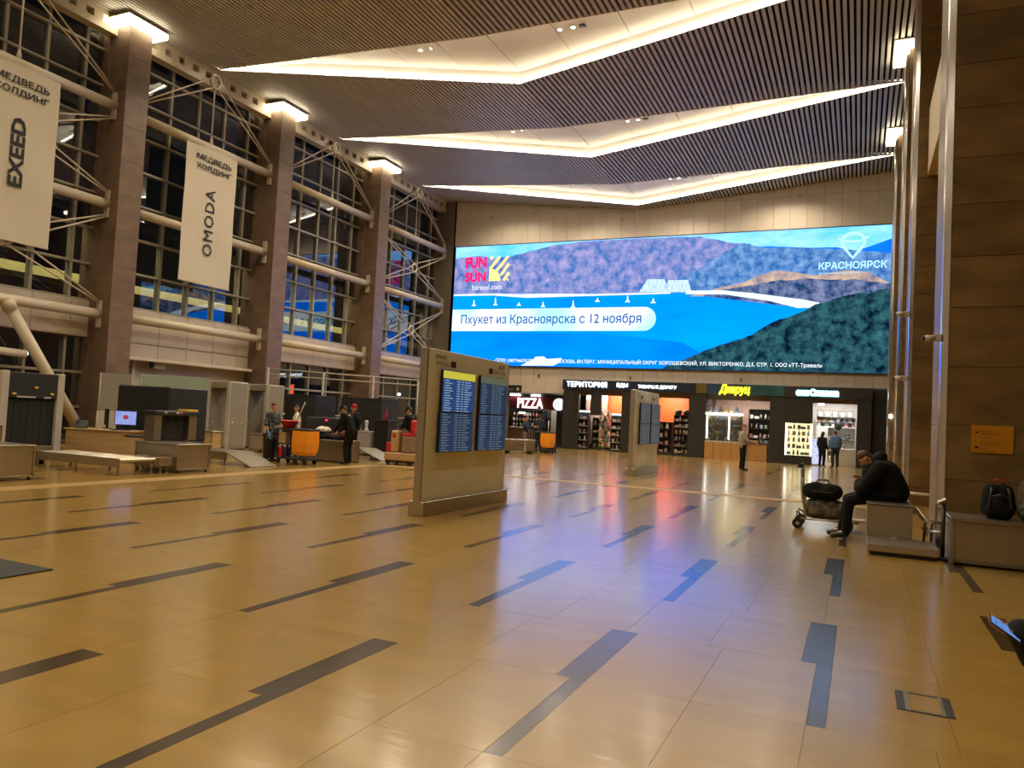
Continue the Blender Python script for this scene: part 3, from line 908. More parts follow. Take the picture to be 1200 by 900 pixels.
# inclined tubular prop in the nearest bay
t = struct('trim_prop')
MB().cyl((XT, 14.1, 4.12), (XT, 16.95, 0.0), .17, seg=16).build('prop_tube', M['white_steel'], t)
MB().cyl((XT, 14.0, 4.3), (XT, 14.16, 4.02), .21, seg=14).build('prop_collar', M['white_steel'], t)
MB().cyl((XT, 11.0, 2.86), (XT, 14.7, 2.74), .12, seg=12).build('cross_tube', M['white_steel'], t)
# outside: ground, lit canopy edge
MB().box(-70, X_L-.01, -30, 70, -.35, -.1).build('ground_outside', M['asphalt'], kind='structure')
can = struct('exterior_canopy_beam')
MB().box(-27.4, -26.0, Y_N, 46, 5.66, 5.98).build('canopy_fascia', M['canopy'], can)
al = bpy.data.lights.new('canopy_fill_light', 'AREA'); al.shape = 'RECTANGLE'; al.size = .3; al.size_y = 42; al.energy = 1500; al.color = (1, .85, .5)  # unseen area light added to brighten the canopy fascia
ao = bpy.data.objects.new('canopy_fill_light', al); COL.objects.link(ao); ao.location = (-24.3, 18, 7.6); ao.rotation_euler = (0, math.radians(38), 0)
for y, z, s, w in ((9.2, 2.2, .25, 'behind the big curtained scanner'), (15.2, 2.1, .18, 'behind the inclined white tube'), (34.5, 1.8, .15, 'beyond the glazing next to the far wall')):
    tl = thing('street_lamp', 'street lamp glowing outside, ' + w, 'street lamp', (-36+y*.1, y*1.45, 0), 0, 'street lamps outside')
    MB().cyl((0,0,0), (0,0,z*1.6), .06, seg=8).build('pole', M['charcoal'], tl)
    MB().ell((0,0,z*1.6), (s,s,s*.8), 10, 6).build('lamp_globe', emit('street_globe', (.65,.82,1), 6), tl)

# banners between tubes
def banner(y0, y1, label):
    t = thing('hanging_banner', label, 'banner', (-22.78, (y0+y1)/2, 0))
    w = (y1-y0)/2
    b = MB(); n = 10
    for k in range(n+1):
        z = 6.0 + (11.2-6.0)*k/n
        for j in range(7):
            y = -w + 2*w*j/6
            b.v.append((.015*math.sin(k*1.1+j*.8)+.01, y, z)); 
    for k in range(n):
        for j in range(6):
            a = k*7+j; b.face([a, a+1, a+8, a+7], True)
    sheet = b.build('sheet', M['banner'], t)
    MB().cyl((0, -w, 11.2), (0, w, 11.2), .03, seg=8).build('top_bar', M['white_steel'], t)
    MB().cyl((0, -w, 6.0), (0, w, 6.0), .025, seg=8).build('bottom_bar', M['white_steel'], t)
    return t, w
t, w = banner(12.55, 15.03, 'white vertical banner nearest the camera, hung between facade tubes, with bold condensed lettering')
text('lettering', 'МЕДВЕДЬ', M['ink'], t, (.045, -.72, 10.60), EY, EZ, 1.62, .24, bold=.022)
text('lettering', 'ХОЛДИНГ', M['ink'], t, (.045, -.72, 10.26), EY, EZ, 1.62, .24, bold=.022)
text('lettering', 'EXEED', M['ink'], t, (.045, .28, 7.60), EZ, (0,-1,0), 2.05, .42, bold=.03)
t, w = banner(19.92, 22.40, 'white vertical banner with spaced thin lettering between the first two brown columns')
text('lettering', 'МЕДВЕДЬ', M['ink'], t, (.045, -.76, 10.62), EY, EZ, 1.70, .25, bold=.022)
text('lettering', 'ХОЛДИНГ', M['ink'], t, (.045, -.76, 10.27), EY, EZ, 1.70, .25, bold=.022)
text('lettering', 'OMODA', M['ink'], t, (.045, .22, 7.10), EZ, (0,-1,0), 2.56, .45, bold=.004, space=1.15)

# ================================================================== RIGHT STONE WALL
PX = [(12.6, 1.015), (20.4, 0.98), (26.4, 1.0), (34.0, 1.0), (4.6, 2.6), (-4.0, 2.6)]
wall_right = MB().box(5.2, 5.5, Y_N, YW, 0, 15.3).build('wall_right', M['stone_core'], kind='structure')
for i, (y, x0) in enumerate(PX):
    p = struct('pillar')
    y1 = y+1.2; x1 = 5.2
    MB().box(x0+.12, x1, y+.02, y1-.02, 0, 14.4).build('pillar_core', M['stone_core'], p)
    zs = [0, .42, 1.02, 1.80, 2.64, 3.5, 4.24, 5.01, 5.69, 6.43, 7.09] + [7.09+.74*k for k in range(1, 10)] + [14.3]
    xs3 = [x0+.12, x0+1.32, x0+2.52, x1] if x0 < 2 else [x0+.12, x0+1.3, x1]
    for za, zb in zip(zs[:-1], zs[1:]):
        for xa, xb in zip(xs3[:-1], xs3[1:]):
            stone_slab(p, 'y', ((xa+xb)/2, y, (za+zb)/2), xb-xa, zb-za, 'stone')
        stone_slab(p, 'x', (x0+.05, (y+.06+y1)/2, (za+zb)/2), y1-y-.06, zb-za, 'stone')
    # bright steel corner trim, chamfered
    MB().prism([(x0+.025, y+.06, 0), (x0+.04, y+.0, 0), (x0+.125, y-.03, 0), (x0+.125, y+.06, 0)], (0, 0, 14.3)).build('corner_trim', M['trim_steel'], p)
    if i in (2, 3): 
        r = .3
        MB().rbox(x0-r, x0+1.2, y-r, y1+.1, 13.84, 14.02, .02).build('light_box', M['cap_light'], p)
        MB().box(x0-r-.02, x0+1.22, y-r-.02, y1+.12, 14.02, 14.06).build('light_box_lid', M['white_steel'], p)
# cream mezzanine band between the pillars
M['band'] = mat('cream_mezzanine', (0.56, 0.46, 0.31), 0.5, var=.04, scale=1)
bm_ = MB().box(1.32, 5.2, 13.8, 20.3, 7.85, 9.46).build('mezzanine_beam', M['band'], kind='structure')
MB().box(1.6, 5.2, 21.65, 26.3, 7.85, 9.46).build('mezzanine_beam', M['band'], kind='structure')
for y0, y1 in ((13.8, 20.3), (21.65, 26.3), (27.65, 33.9), (35.25, 39.6)):
    b = MB()
    w = struct('trim_wall_panels')
    for k in range(9):
        for j in range(3):
            dy = (y1-y0)/3
            stone_slab(w, 'x', (5.16, y0+dy*(j+.5), .8+1.6*k), dy, 1.6, 'stone')

# ================================================================== BACK WALL (behind the camera)
MB().box(X_L, X_R, Y_N-.3, Y_N, 0, 15.3).build('wall_back', M['cream'], kind='structure')

# ================================================================== PEOPLE
def V(*a): return Vector(a)
def skeleton(h=1.72, **over):
    s = h/1.75
    J = dict(pel=(0,0,.96), che=(0,.0,1.30), nec=(0,.0,1.48), hea=(0,.035,1.63),
             hipL=(-.10,0,.92), hipR=(.10,0,.92), kneL=(-.11,.02,.50), kneR=(.11,.02,.50), ankL=(-.11,-.02,.09), ankR=(.11,-.02,.09),
             toeL=(-.13,.15,.035), toeR=(.13,.15,.035),
             shoL=(-.19,-.01,1.42), shoR=(.19,-.01,1.42), elbL=(-.25,-.03,1.13), elbR=(.25,-.03,1.13), wriL=(-.25,.08,.90), wriR=(.25,.08,.90))
    J = {k: Vector(v)*s for k, v in J.items()}
    for k, v in over.items(): J[k] = v if isinstance(v, (bool, float, int)) else Vector(v)
    J['s'] = s
    return J
def remesh(b, vox, material, name, extra=None):
    me = b.mesh(name, None)
    o = bpy.data.objects.new(name, me); COL.objects.link(o)
    m = o.modifiers.new('r', 'REMESH'); m.mode = 'VOXEL'; m.voxel_size = vox
    sm_ = o.modifiers.new('s', 'SMOOTH'); sm_.factor = .5; sm_.iterations = 3
    dg = bpy.context.evaluated_depsgraph_get()
    out = bpy.data.meshes.new_from_object(o.evaluated_get(dg))
    bpy.data.objects.remove(o); bpy.data.meshes.remove(me)
    if extra is not None and extra.v:
        vs = [tuple(v.co) for v in out.vertices]; fs = [list(p.vertices) for p in out.polygons]
        n = len(vs)
        vs += extra.v; fs += [[i+n for i in f] for f in extra.f]
        m2 = bpy.data.meshes.new(name); m2.from_pydata(vs, [], fs); bpy.data.meshes.remove(out); out = m2
    out.polygons.foreach_set('use_smooth', [True]*len(out.polygons))
    out.materials.clear(); out.materials.append(material); out.name = name
    return out
def headframe(J):
    up = (J['hea']-J['nec']).normalized()
    f = J.get('look')
    f = Vector(f).normalized() if f is not None else Vector((0,1,-.1)).normalized()
    f = (f - up*f.dot(up)*.6).normalized()
    r = f.cross(up).normalized(); up2 = r.cross(f).normalized()
    return f, r, up2
def hand(e, b, J, S, curl=.5):
    """palm with four unequal bent fingers and a side thumb; S is 'L' or 'R'"""
    s = J['s']; w = J['wri'+S]; el = J['elb'+S]
    d = J.get('hand'+S); d = Vector(d).normalized() if d is not None else (w-el).normalized()
    pn = J.get('palm'+S); pn = Vector(pn).normalized() if pn is not None else Vector((1 if S == 'L' else -1, 0.2, -.2))
    pn = (pn - d*pn.dot(d)).normalized()
    a = d.cross(pn)
    if (S == 'L'): a = -a
    if a.dot(Vector((0,1,0))) < 0: a = -a
    p0 = w + d*.015*s; p1 = w + d*.085*s
    for k in (-1, 0, 1): b.cap(p0 + a*k*.018*s, p1 + a*k*.026*s, .017*s, .013*s, 8)
    for k, L_ in ((-1.5, .060), (-.5, .075), (.5, .080), (1.5, .070)):
        q = p1 + a*k*.0195*s
        q1 = q + (d*.85 + pn*curl*.4).normalized()*L_*.5*s
        q2 = q1 + (d*.6 + pn*curl).normalized()*L_*.5*s
        e.cap(q - d*.012*s, q1, .0095*s, .0088*s, 7); e.cap(q1, q2, .0088*s, .0072*s, 7)
    t0 = p0 + a*.030*s + d*.01*s; t1 = t0 + (a*.8 + d*.7 + pn*.4).normalized()*.035*s; t2 = t1 + (d*.9 + a*.2 + pn*.5).normalized()*.03*s
    e.cap(t0, t1, .012*s, .010*s, 7); e.cap(t1, t2, .010*s, .008*s, 7)
def figure(name, label, loc, rz, J, top, bottom, shoes, vox=.02, hair=None, hair_style='short', cap=None, sleeves='long', puff=1.0, coat=0.0, gloves=None, extras=None, group=None):
    s = J['s']
    t = thing(name, label, 'person', loc, rz, group)
    f, r, u = headframe(J)
    H = J['hea']
    b = MB(); e = MB()
    # ---- continuous body
    b.cap(J['nec'] - (J['nec']-J['che'])*.2, H - u*.06*s, .058*s, .052*s)
    b.cap(H - u*.015*s - f*.012*s, H + u*.045*s - f*.012*s, .078*s, .083*s, 16)
    b.cap(H - u*.075*s + f*.040*s, H + u*.02*s + f*.030*s, .047*s, .062*s, 12)
    b.cap(H - u*.088*s + f*.058*s, H - u*.080*s + f*.06*s, .028*s, .028*s, 10)      # chin
    e.cap(H + u*.022*s + f*.086*s, H - u*.020*s + f*.104*s, .010*s, .015*s, 8)       # nose
    for k in (-1, 1):
        e.ell(H + r*k*.080*s - f*.008*s - u*.005*s, (.016*s, .024*s, .032*s), 8, 6)   # ears
    for S in 'LR':
        b.cap(J['sho'+S], J['elb'+S], .050*s, .042*s); b.cap(J['elb'+S], J['wri'+S], .042*s, .027*s)
        b.cap(J['hip'+S], J['kne'+S], .085*s, .058*s); b.cap(J['kne'+S], J['ank'+S], .055*s, .038*s)
        b.cap(J['che'] + V(0,0,.08*s), J['sho'+S], .085*s, .06*s)
        b.cap(J['pel'], J['hip'+S], .11*s, .10*s)
        b.cap(J['ank'+S], J['toe'+S], .040*s, .032*s)
        if not gloves: hand(e, b, J, S, J.get('curl', .5))
    for k in (-1, 1):
        b.cap(J['pel'] + r*0 + V(k*.06*s,0,0), J['che'] + V(k*.075*s,0,0), .105*s, .115*s)
    place('body', remesh(b, vox*.85, M['skin'], 'body', e), t)
    # eyes and mouth
    for k in (-1, 1): MB().ell(H + r*k*.032*s + u*.022*s + f*.083*s, (.012*s, .009*s, .009*s), 8, 6).build('eye', M['hair_dark'], t)
    mb = MB(); mb.cap(H + r*-.022*s - u*.048*s + f*.090*s, H + r*.022*s - u*.048*s + f*.090*s, .006*s, .006*s, 6)
    mb.build('mouth', M['capred'], t)
    # ---- trousers
    b = MB()
    for S in 'LR':
        b.cap(J['pel'] + (J['hip'+S]-J['pel'])*.5, J['hip'+S], .125*s, .115*s)
        b.cap(J['hip'+S], J['kne'+S], .108*s*(.5+puff/2), .080*s); b.cap(J['kne'+S], J['ank'+S] - V(0,0,.005*s), .078*s, .066*s)
    place('trousers', remesh(b, vox, M[bottom], 'trousers'), t)
    # ---- shoes
    for S in 'LR':
        b = MB()
        a_, o_ = J['ank'+S], J['toe'+S]
        b.cap(a_ + V(0,0,-.03*s), o_, .052*s, .042*s); b.cap(a_ + V(0,0,.02*s), a_ + V(0,0,-.035*s), .05*s, .05*s)
        place('shoe', remesh(b, vox*.8, M[shoes], 'shoe'), t)
    # ---- top
    b = MB()
    P, C = J['pel'], J['che']
    lat = (J['shoR']-J['shoL']).normalized()
    for k in (-1, 1):
        b.cap(P + lat*k*.06*s + V(0,0,.02*s), C + lat*k*.08*s, .128*s*puff, .135*s*puff)
        if coat: b.cap(P + lat*k*.07*s, P + lat*k*.09*s - V(0,0,coat), .13*s*puff, .12*s*puff)
    b.cap(C, J['nec'] - (J['nec']-C)*.15, .13*s*puff, .075*s)
    for S in 'LR':
        b.cap(C + (J['nec']-C)*.45, J['sho'+S], .10*s, .085*s*puff)
        b.cap(J['sho'+S], J['elb'+S], .078*s*puff, .064*s*puff)
        if sleeves == 'long': b.cap(J['elb'+S], J['wri'+S] - (J['wri'+S]-J['elb'+S])*.04, .063*s*puff, .050*s*(.5+puff/2))
        elif sleeves == 'elbow': b.cap(J['sho'+S], J['elb'+S], .080*s, .072*s)
    if J.get('belly'): b.cap(J['pel'] + V(0,.20,.10), J['che'] + V(0,.16,-.02), J['belly'], J['belly']*.9)
    if J.get('hood'):
        hb = J['nec'] - f*.05*s
        b.cap(hb - lat*.07*s, hb + lat*.07*s, .085*s, .085*s); b.cap(hb - f*.06*s - u*.02*s, hb + u*.02*s, .09*s, .08*s)
    place('jacket' if sleeves == 'long' else 'shirt', remesh(b, vox, M[top], 'jacket'), t)
    # ---- hair / cap
    if hair:
        b = MB()
        b.cap(H + u*.035*s - f*.028*s, H + u*.055*s - f*.012*s, .086*s, .086*s, 16)
        b.cap(H - u*.03*s - f*.045*s, H + u*.04*s - f*.03*s, .062*s, .075*s, 12)
        if hair_style == 'bun': b.cap(H + u*.06*s - f*.10*s, H + u*.09*s - f*.11*s, .045*s, .040*s)
        if hair_style == 'long':
            b.cap(H - u*.02*s - f*.05*s, J['nec'] - f*.07*s, .075*s, .07*s); b.cap(H + u*.03*s - f*.03*s, H - u*.08*s - f*.04*s, .088*s, .08*s)
        cut = b
        place('hair', remesh(cut, vox*.8, M[hair], 'hair'), t)
    if cap:
        b = MB()
        b.cap(H + u*.055*s - f*.012*s, H + u*.070*s - f*.012*s, .092*s, .088*s, 16)
        if hair_style != 'knit': b.cap(H + u*.055*s + f*.07*s - r*.035*s, H + u*.045*s + f*.155*s - r*.03*s, .018*s, .012*s, 8).cap(H + u*.055*s + f*.07*s + r*.035*s, H + u*.045*s + f*.155*s + r*.03*s, .018*s, .012*s, 8).cap(H + u*.055*s + f*.07*s, H + u*.045*s + f*.165*s, .02*s, .013*s, 8)
        place('cap', remesh(b, vox*.7, M[cap], 'cap'), t)
    if gloves:
        for S in 'LR':
            b = MB(); e2 = MB()
            w = J['wri'+S]; d = (w-J['elb'+S]).normalized()
            b.cap(w - d*.10*s, w, .040*s, .036*s); hand(e2, b, J, S, .6)
            place('glove', remesh(b, vox*.8, M[gloves], 'glove', e2), t)
    return t

# 1 man sitting on the scale box, back to the stone wall, hunched over his phone
J = skeleton(1.78, pel=(0,-.06,.76), che=(0,.07,1.03), nec=(0,.22,1.19), hea=(0,.36,1.235), look=(0,.75,-.65),
    hipL=(-.11,.06,.73), hipR=(.11,.06,.73), kneL=(-.17,.56,.60), kneR=(.17,.58,.60), ankL=(-.12,.60,.12), ankR=(.16,.66,.12), toeL=(-.15,.78,.05), toeR=(.18,.84,.05),
    shoL=(-.23,.16,1.10), shoR=(.23,.16,1.10), elbL=(-.27,.40,.77), elbR=(.27,.42,.77), wriL=(-.06,.44,.88), wriR=(.06,.44,.88), hood=True, belly=.2, handL=(.4,.2,.5), handR=(-.4,.2,.5))
figure('seated_man', 'man in a black hooded jacket sitting hunched on the steel scale box, seen from behind', (.46, 12.78, 0), PI/2, J,
       'fabric_black', 'fabric_black', 'black', vox=.018, hair='hair_brown', puff=1.5, coat=.02)
# 2 person at the picture's edge holding a phone
J = skeleton(1.74, pel=(0,0,.55), che=(0,.14,.86), nec=(0,.25,.97), hea=(0,.39,1.03), look=(0,.7,-.7), curl=1.5,
    hipL=(-.10,.06,.54), hipR=(.10,.06,.54), kneL=(-.13,.36,.53), kneR=(.20,.36,.53), ankL=(-.13,.20,.10), ankR=(.20,.20,.10), toeL=(-.15,.34,.04), toeR=(.22,.34,.04),
    shoL=(-.20,.16,.94), shoR=(.20,.16,.94), elbL=(-.22,.27,.66), elbR=(.15,.43,.57), wriL=(-.10,.38,.66), wriR=(-.01,.545,.705), handR=(-.2,1,-.05), palmR=(-.1,0,1))
figure('person_with_phone', 'person in thick dark sleeves at the very edge of the picture holding a lit phone', (1.27, 4.36, 0), PI/2, J,
       'fabric_dark', 'fabric_dark', 'black', vox=.016, cap='fabric_black', puff=1.65)
ph = thing('smartphone', 'smartphone with bright blue screen held at the edge of the picture', 'phone', (.655, 4.31, .715), 0)
ph.rotation_euler = (math.radians(25), math.radians(33), math.radians(12))
MB().rbox(-.077, .077, -.037, .037, -.005, .004, .004).build('phone_body', M['black'], ph)
MB().rbox(-.072, .072, -.033, .033, .0035, .005, .0008).build('phone_display', emit('phone_screen', lin((84,130,205)), .75, color2=lin((110,160,225)), scale=30, stretch=(1,3,1)), ph)
st = thing('waiting_bench', 'plain steel bench under the person holding the lit phone', 'bench', (1.45, 4.36, 0))
MB().rbox(-.25, .30, -.8, .8, .38, .43, .01).build('seat', M['steel'], st)
for x in (-.2, .25):
    for y in (-.7, .7): MB().cyl((x, y, 0), (x, y, .39), .02, seg=8).build('leg', M['steel_dark'], st)
# 3 cleaner in patterned tunic by the yellow cart, facing the cart
J = skeleton(1.64, look=(.1,1,-.1), wriR=(.25,.12,.76), elbR=(.25,.0,1.04), wriL=(-.20,.32,.96), elbL=(-.25,.04,1.06), toeL=(-.13,.17,.035))
figure('cleaner', 'cleaner with hair in a bun, patterned tunic and blue gloves beside the yellow cart', (-15.0, 16.70, 0), -PI/2, J,
       'tunic', 'fabric_dark', 'fabric_dark', vox=.024, hair='hair_brown', hair_style='bun', sleeves='elbow', coat=.22, gloves='glove')
# 4 dark-haired person with a white sleeve behind the cart
J = skeleton(1.62, look=(-.6,.5,-.3), wriL=(-.30,.28,1.02), elbL=(-.32,.02,1.12))
figure('seated_inspector', 'dark-haired person in a white short-sleeved shirt standing behind the cart', (-15.72, 18.55, 0), PI*.75, J,
       'fabric_white', 'fabric_dark', 'black', vox=.028, hair='hair_dark', hair_style='long', sleeves='elbow')
# 5 passenger in black with red cap
J = skeleton(1.74, look=(.3,1,-.4), che=(0,.06,1.28), nec=(0,.10,1.46), hea=(0,.16,1.60), wriL=(-.2,.35,.98), wriR=(.2,.35,.98), elbL=(-.28,.1,1.1), elbR=(.28,.1,1.1))
figure('traveller', 'traveller in black with a red knitted cap standing beyond the inspection table', (-14.22, 19.30, 0), -PI*.7, J,
       'fabric_black', 'fabric_black', 'black', vox=.026, cap='capred', hair='hair_dark', hair_style='knit', puff=1.12)
# 6 officer leaning over the table
J = skeleton(1.70, pel=(0,-.06,.94), che=(0,.06,1.27), nec=(0,.14,1.44), hea=(0,.20,1.55), look=(0,.8,-.7), shoL=(-.21,.08,1.38), shoR=(.21,.08,1.38),
    elbL=(-.29,.16,1.10), elbR=(.29,.16,1.12), wriL=(-.16,.38,.90), wriR=(.16,.40,.92), hipL=(-.1,-.05,.9), hipR=(.1,-.05,.9))
figure('inspector', 'inspector in black uniform and cap leaning over the table to search a bag', (-13.36, 18.02, 0), PI*.55, J,
       'fabric_black', 'fabric_black', 'black', vox=.024, cap='fabric_black', hair='hair_dark', puff=1.08)
# 7 man in black cap and khaki trousers on the cleaning machine
J = skeleton(1.74, pel=(0,0,1.00), che=(0,.05,1.32), nec=(0,.09,1.48), hea=(0,.15,1.61), look=(0,.85,-.55), hipL=(-.1,.04,.98), hipR=(.1,.04,.98), kneL=(-.14,.34,.93), kneR=(.14,.34,.93),
    ankL=(-.13,.30,.50), ankR=(.13,.30,.50), toeL=(-.13,.45,.43), toeR=(.13,.45,.43), shoL=(-.20,.06,1.42), shoR=(.20,.06,1.42), elbL=(-.26,.12,1.16), elbR=(.26,.12,1.16), wriL=(-.12,.40,1.14), wriR=(.12,.40,1.14))
figure('machine_driver', 'man in black jacket, black cap and khaki trousers sitting on the ride-on cleaning machine', (-12.18, 19.55, 0), PI*.47, J,
       'fabric_black', 'fabric_khaki', 'fabric_dark', vox=.024, cap='fabric_black', hair='hair_dark', puff=1.08)
# 8 person with auburn hair behind the red seat
J = skeleton(1.66)
figure('passenger', 'auburn-haired person in black and white standing behind the red machine seat', (-12.25, 21.2, 0), PI, J,
       'fabric_black', 'fabric_dark', 'black', vox=.03, hair='hair_red', hair_style='long')
# 9 cleaner by the pizza counter
J = skeleton(1.66, wriL=(-.2,.45,1.18), wriR=(.2,.45,1.18), elbL=(-.27,.14,1.12), elbR=(.27,.14,1.12), look=(.5,1,0))
figure('cleaner', 'cleaner in black top and long grey apron pushing a cart before the pizza counter', (-14.18, 32.75, 0), -PI/2, J,
       'fabric_navy', 'fabric_grey', 'black', vox=.03, hair='hair_brown')
J = skeleton(1.78)
figure('standing_man', 'dark-clothed man seen from behind near the pizza counter, beyond the yellow cart', (-14.0, 33.9, 0), 0, J,
       'fabric_navy', 'fabric_navy', 'black', vox=.03, hair='hair_dark')
# 11 man walking past the shop
J = skeleton(1.74, look=(.9,.6,-.1), wriR=(.34,.32,1.06), elbR=(.30,.06,1.14), wriL=(-.18,.28,.98))
figure('shopper', 'man in grey jacket and black trousers standing alone before the lit shop counter', (-4.02, 30.22, 0), -PI*.35, J,
       'fabric_beige', 'fabric_black', 'black', vox=.026, hair='hair_brown', coat=.06)
J = skeleton(1.62)
figure('customer', 'customer dressed in black looking into the bright end shop', (-1.52, 38.0, 0), -PI*.2, J,
       'fabric_black', 'fabric_black', 'fabric_white', vox=.034, hair='hair_dark', hair_style='long')
J = skeleton(1.70)
figure('customer', 'customer in blue denim top and navy trousers before the bright end shop', (-0.96, 37.9, 0), PI*.15, J,
       'fabric_blue', 'fabric_navy', 'fabric_navy', vox=.034, hair='hair_dark')

# ================================================================== FLIGHT INFORMATION STANDS
M['fids_blue'] = emit('fids_blue', lin((44,72,128)), .62, color2=lin((54,84,140)), scale=2)
M['fids_dim'] = emit('fids_dim', lin((48,66,96)), .55, color2=lin((56,74,104)), scale=2)
M['fids_yel'] = emit('fids_header', lin((205,195,70)), .75)
M['fids_hdim'] = emit('fids_header_dim', lin((110,112,88)), .6)
M['fids_txt'] = emit('fids_text', lin((170,190,210)), .6)
M['fids_txt2'] = emit('fids_text_dim', lin((120,130,135)), .6)
M['fids_far'] = emit('fids_far', lin((84,88,94)), .7, color2=lin((98,101,106)), scale=3, stretch=(1,1,14))  # grey glow given to the displays of the far stand
def monitor(par, y0, y1, z0, z1, bg, head, txt, rows):
    m = MB().rbox(.01, .055, y0-.015, y1+.015, z0-.012, z1+.012, .006).build('monitor', M['black'], par)
    MB().quad((.0565, y0, z0), (.0565, y1, z0), (.0565, y1, z1), (.0565, y0, z1)).build('display', M[bg], m)
    zt = z1
    if head:
        MB().quad((.058, y0, z1-.12), (.058, y1, z1-.12), (.058, y1, z1), (.058, y0, z1)).build('display_header', M[head], m)
        zt = z1-.13
    b = MB(); n = rows; p = (zt-z0)/n; w = y1-y0
    for k in range(n):
        z = zt - p*(k+.62); hh = p*.17
        for a, l in ((.05, random.uniform(.14,.26)), (.42, .10), (.56, .07), (.66, random.uniform(.1,.24))):
            ya = y0+a*w
            b.quad((.0585, ya, z-hh), (.0585, ya+l*w, z-hh), (.0585, ya+l*w, z+hh), (.0585, ya, z+hh))
    b.build('flight_rows', M[txt], m, kind='stuff')
def fids(loc, label, lit):
    t = thing('flight_information_stand', label, 'information stand', loc)
    m = M['kiosk'] if lit else M['kiosk_old']
    # local: face towards +x at x=0, runs along +y from 0 to 2.95
    MB().rbox(-.13, 0, 0, 2.93, .22, 2.60, .006).build('panel', m, t)
    MB().rbox(-.14, -.005, -.035, .0, .22, 2.60, .004).build('edge_trim', M['steel'], t)
    MB().rbox(-.14, -.005, 2.93, 2.965, .22, 2.60, .004).build('edge_trim', M['steel'], t)
    MB().rbox(-.22, .06, -.03, 3.02, 0, .225, .006).build('plinth', M['steel'], t)
    for y in (1.0, 2.0): MB().box(.058, .0625, y-.004, y+.004, .01, .21).build('plinth_joint', M['steel_dark'], t)
    if lit:
        monitor(t, .37, 1.47, 1.63, 2.28, 'fids_blue', 'fids_yel', 'fids_txt', 13)
        monitor(t, .35, 1.46, .985, 1.605, 'fids_dim', None, 'fids_txt2', 15)
        monitor(t, 1.69, 2.78, 1.63, 2.28, 'fids_dim', 'fids_hdim', 'fids_txt2', 13)
        monitor(t, 1.68, 2.78, .985, 1.605, 'fids_dim', None, 'fids_txt2', 15)
    else:
        for y in (.52, 1.85):
            monitor(t, y, y+1.15, 1.60, 2.22, 'fids_far', None, 'inkgrey', 9)
            monitor(t, y, y+1.15, .96, 1.57, 'fids_far', None, 'inkgrey', 9)
    text('lettering', 'ПРИЛЁТ', M['ink'], t, (.002, .20, 2.455), EY, EZ, .36, .075, bold=.02)
    text('lettering', 'ARRIVALS', M['inkgrey'], t, (.002, .20, 2.355), EY, EZ, .46, .07)
    MB().box(0, .003, .70, .86, 2.35, 2.45).build('pictogram', M['ink'], t)
    text('lettering', 'ВЫЛЕТ', M['ink'], t, (.002, 2.50, 2.455), EY, EZ, .28, .075, bold=.02)
    text('lettering', 'DEPARTURES', M['inkgrey'], t, (.002, 2.28, 2.355), EY, EZ, .50, .07)
    MB().box(0, .003, 2.10, 2.24, 2.35, 2.45).build('pictogram', M['ink'], t)
    return t
fids((-6.07, 10.12, 0), 'tall cream flight information stand with four blue monitors and a steel plinth', True)
fids((-6.12, 22.25, 0), 'smaller-looking flight information stand with faintly glowing grey monitors in front of the shops', False)

# ================================================================== SECURITY LINE
def foot(b, x, y, h): b.cyl((x, y, .0), (x, y, h), .022, seg=8); b.cyl((x, y, 0), (x, y, .03), .035, seg=8)
def steel_box(name, label, x0, x1, y0, y1, z, cat='table', z0=.06, group=None, m='steel'):
    """stainless cabinet: sheet sides in a frame, top plate, feet"""
    t = thing(name, label, cat, ((x0+x1)/2, (y0+y1)/2, 0), 0, group)
    w, d = (x1-x0)/2, (y1-y0)/2
    MB().rbox(-w+.02, w-.02, -d+.02, d-.02, z0+.03, z-.03, .008).build('body', M[m], t)
    for sx in (-1, 1):
        for sy in (-1, 1):
            MB().rbox(sx*w-.03 if sx > 0 else -w, w if sx > 0 else -w+.03, sy*d-.03 if sy > 0 else -d, d if sy > 0 else -d+.03, z0, z-.02, .004).build('frame_post', M['steel'], t)
            b = MB(); foot(b, sx*(w-.06), sy*(d-.06), z0+.03); b.build('foot', M['rubber'], t)
    MB().rbox(-w-.01, w+.01, -d-.01, d+.01, z-.03, z, .008).build('top_plate', M['steel'], t)
    MB().rbox(-w, w, -d, d, z0, z0+.03, .004).build('bottom_rail', M['steel'], t)
    return t
def roller(name, label, x0, x1, y0, y1, z, along='x', nleg=3, group='roller tables of the security lanes'):
    t = thing(name, label, 'roller table', ((x0+x1)/2, (y0+y1)/2, 0), 0, group)
    w, d = (x1-x0)/2, (y1-y0)/2
    for s in (-1, 1):
        if along == 'x': MB().rbox(-w, w, s*d-.03 if s > 0 else -d, d if s > 0 else -d+.03, z-.17, z+.01, .005).build('side_rail', M['steel'], t)
        else: MB().rbox(s*w-.03 if s > 0 else -w, w if s > 0 else -w+.03, -d, d, z-.17, z+.01, .005).build('side_rail', M['steel'], t)
    L_ = w if along == 'x' else d
    n = max(3, int(2*L_/.12))
    for k in range(n):
        c = -L_ + (k+.5)*2*L_/n
        if along == 'x': MB().cyl((c, -d+.03, z-.035), (c, d-.03, z-.035), .040, seg=10, cap=False).build('roller', M['steel'], t)
        else: MB().cyl((-w+.03, c, z-.035), (w-.03, c, z-.035), .040, seg=10, cap=False).build('roller', M['steel'], t)
    for k in range(nleg):
        c = -L_+.10 + (2*L_-.2)*k/(nleg-1)
        for s in (-1, 1):
            b = MB()
            if along == 'x': foot(b, c, s*(d-.06), z-.12)
            else: foot(b, s*(w-.06), c, z-.12)
            b.build('leg', M['steel_dark'], t)
    return t
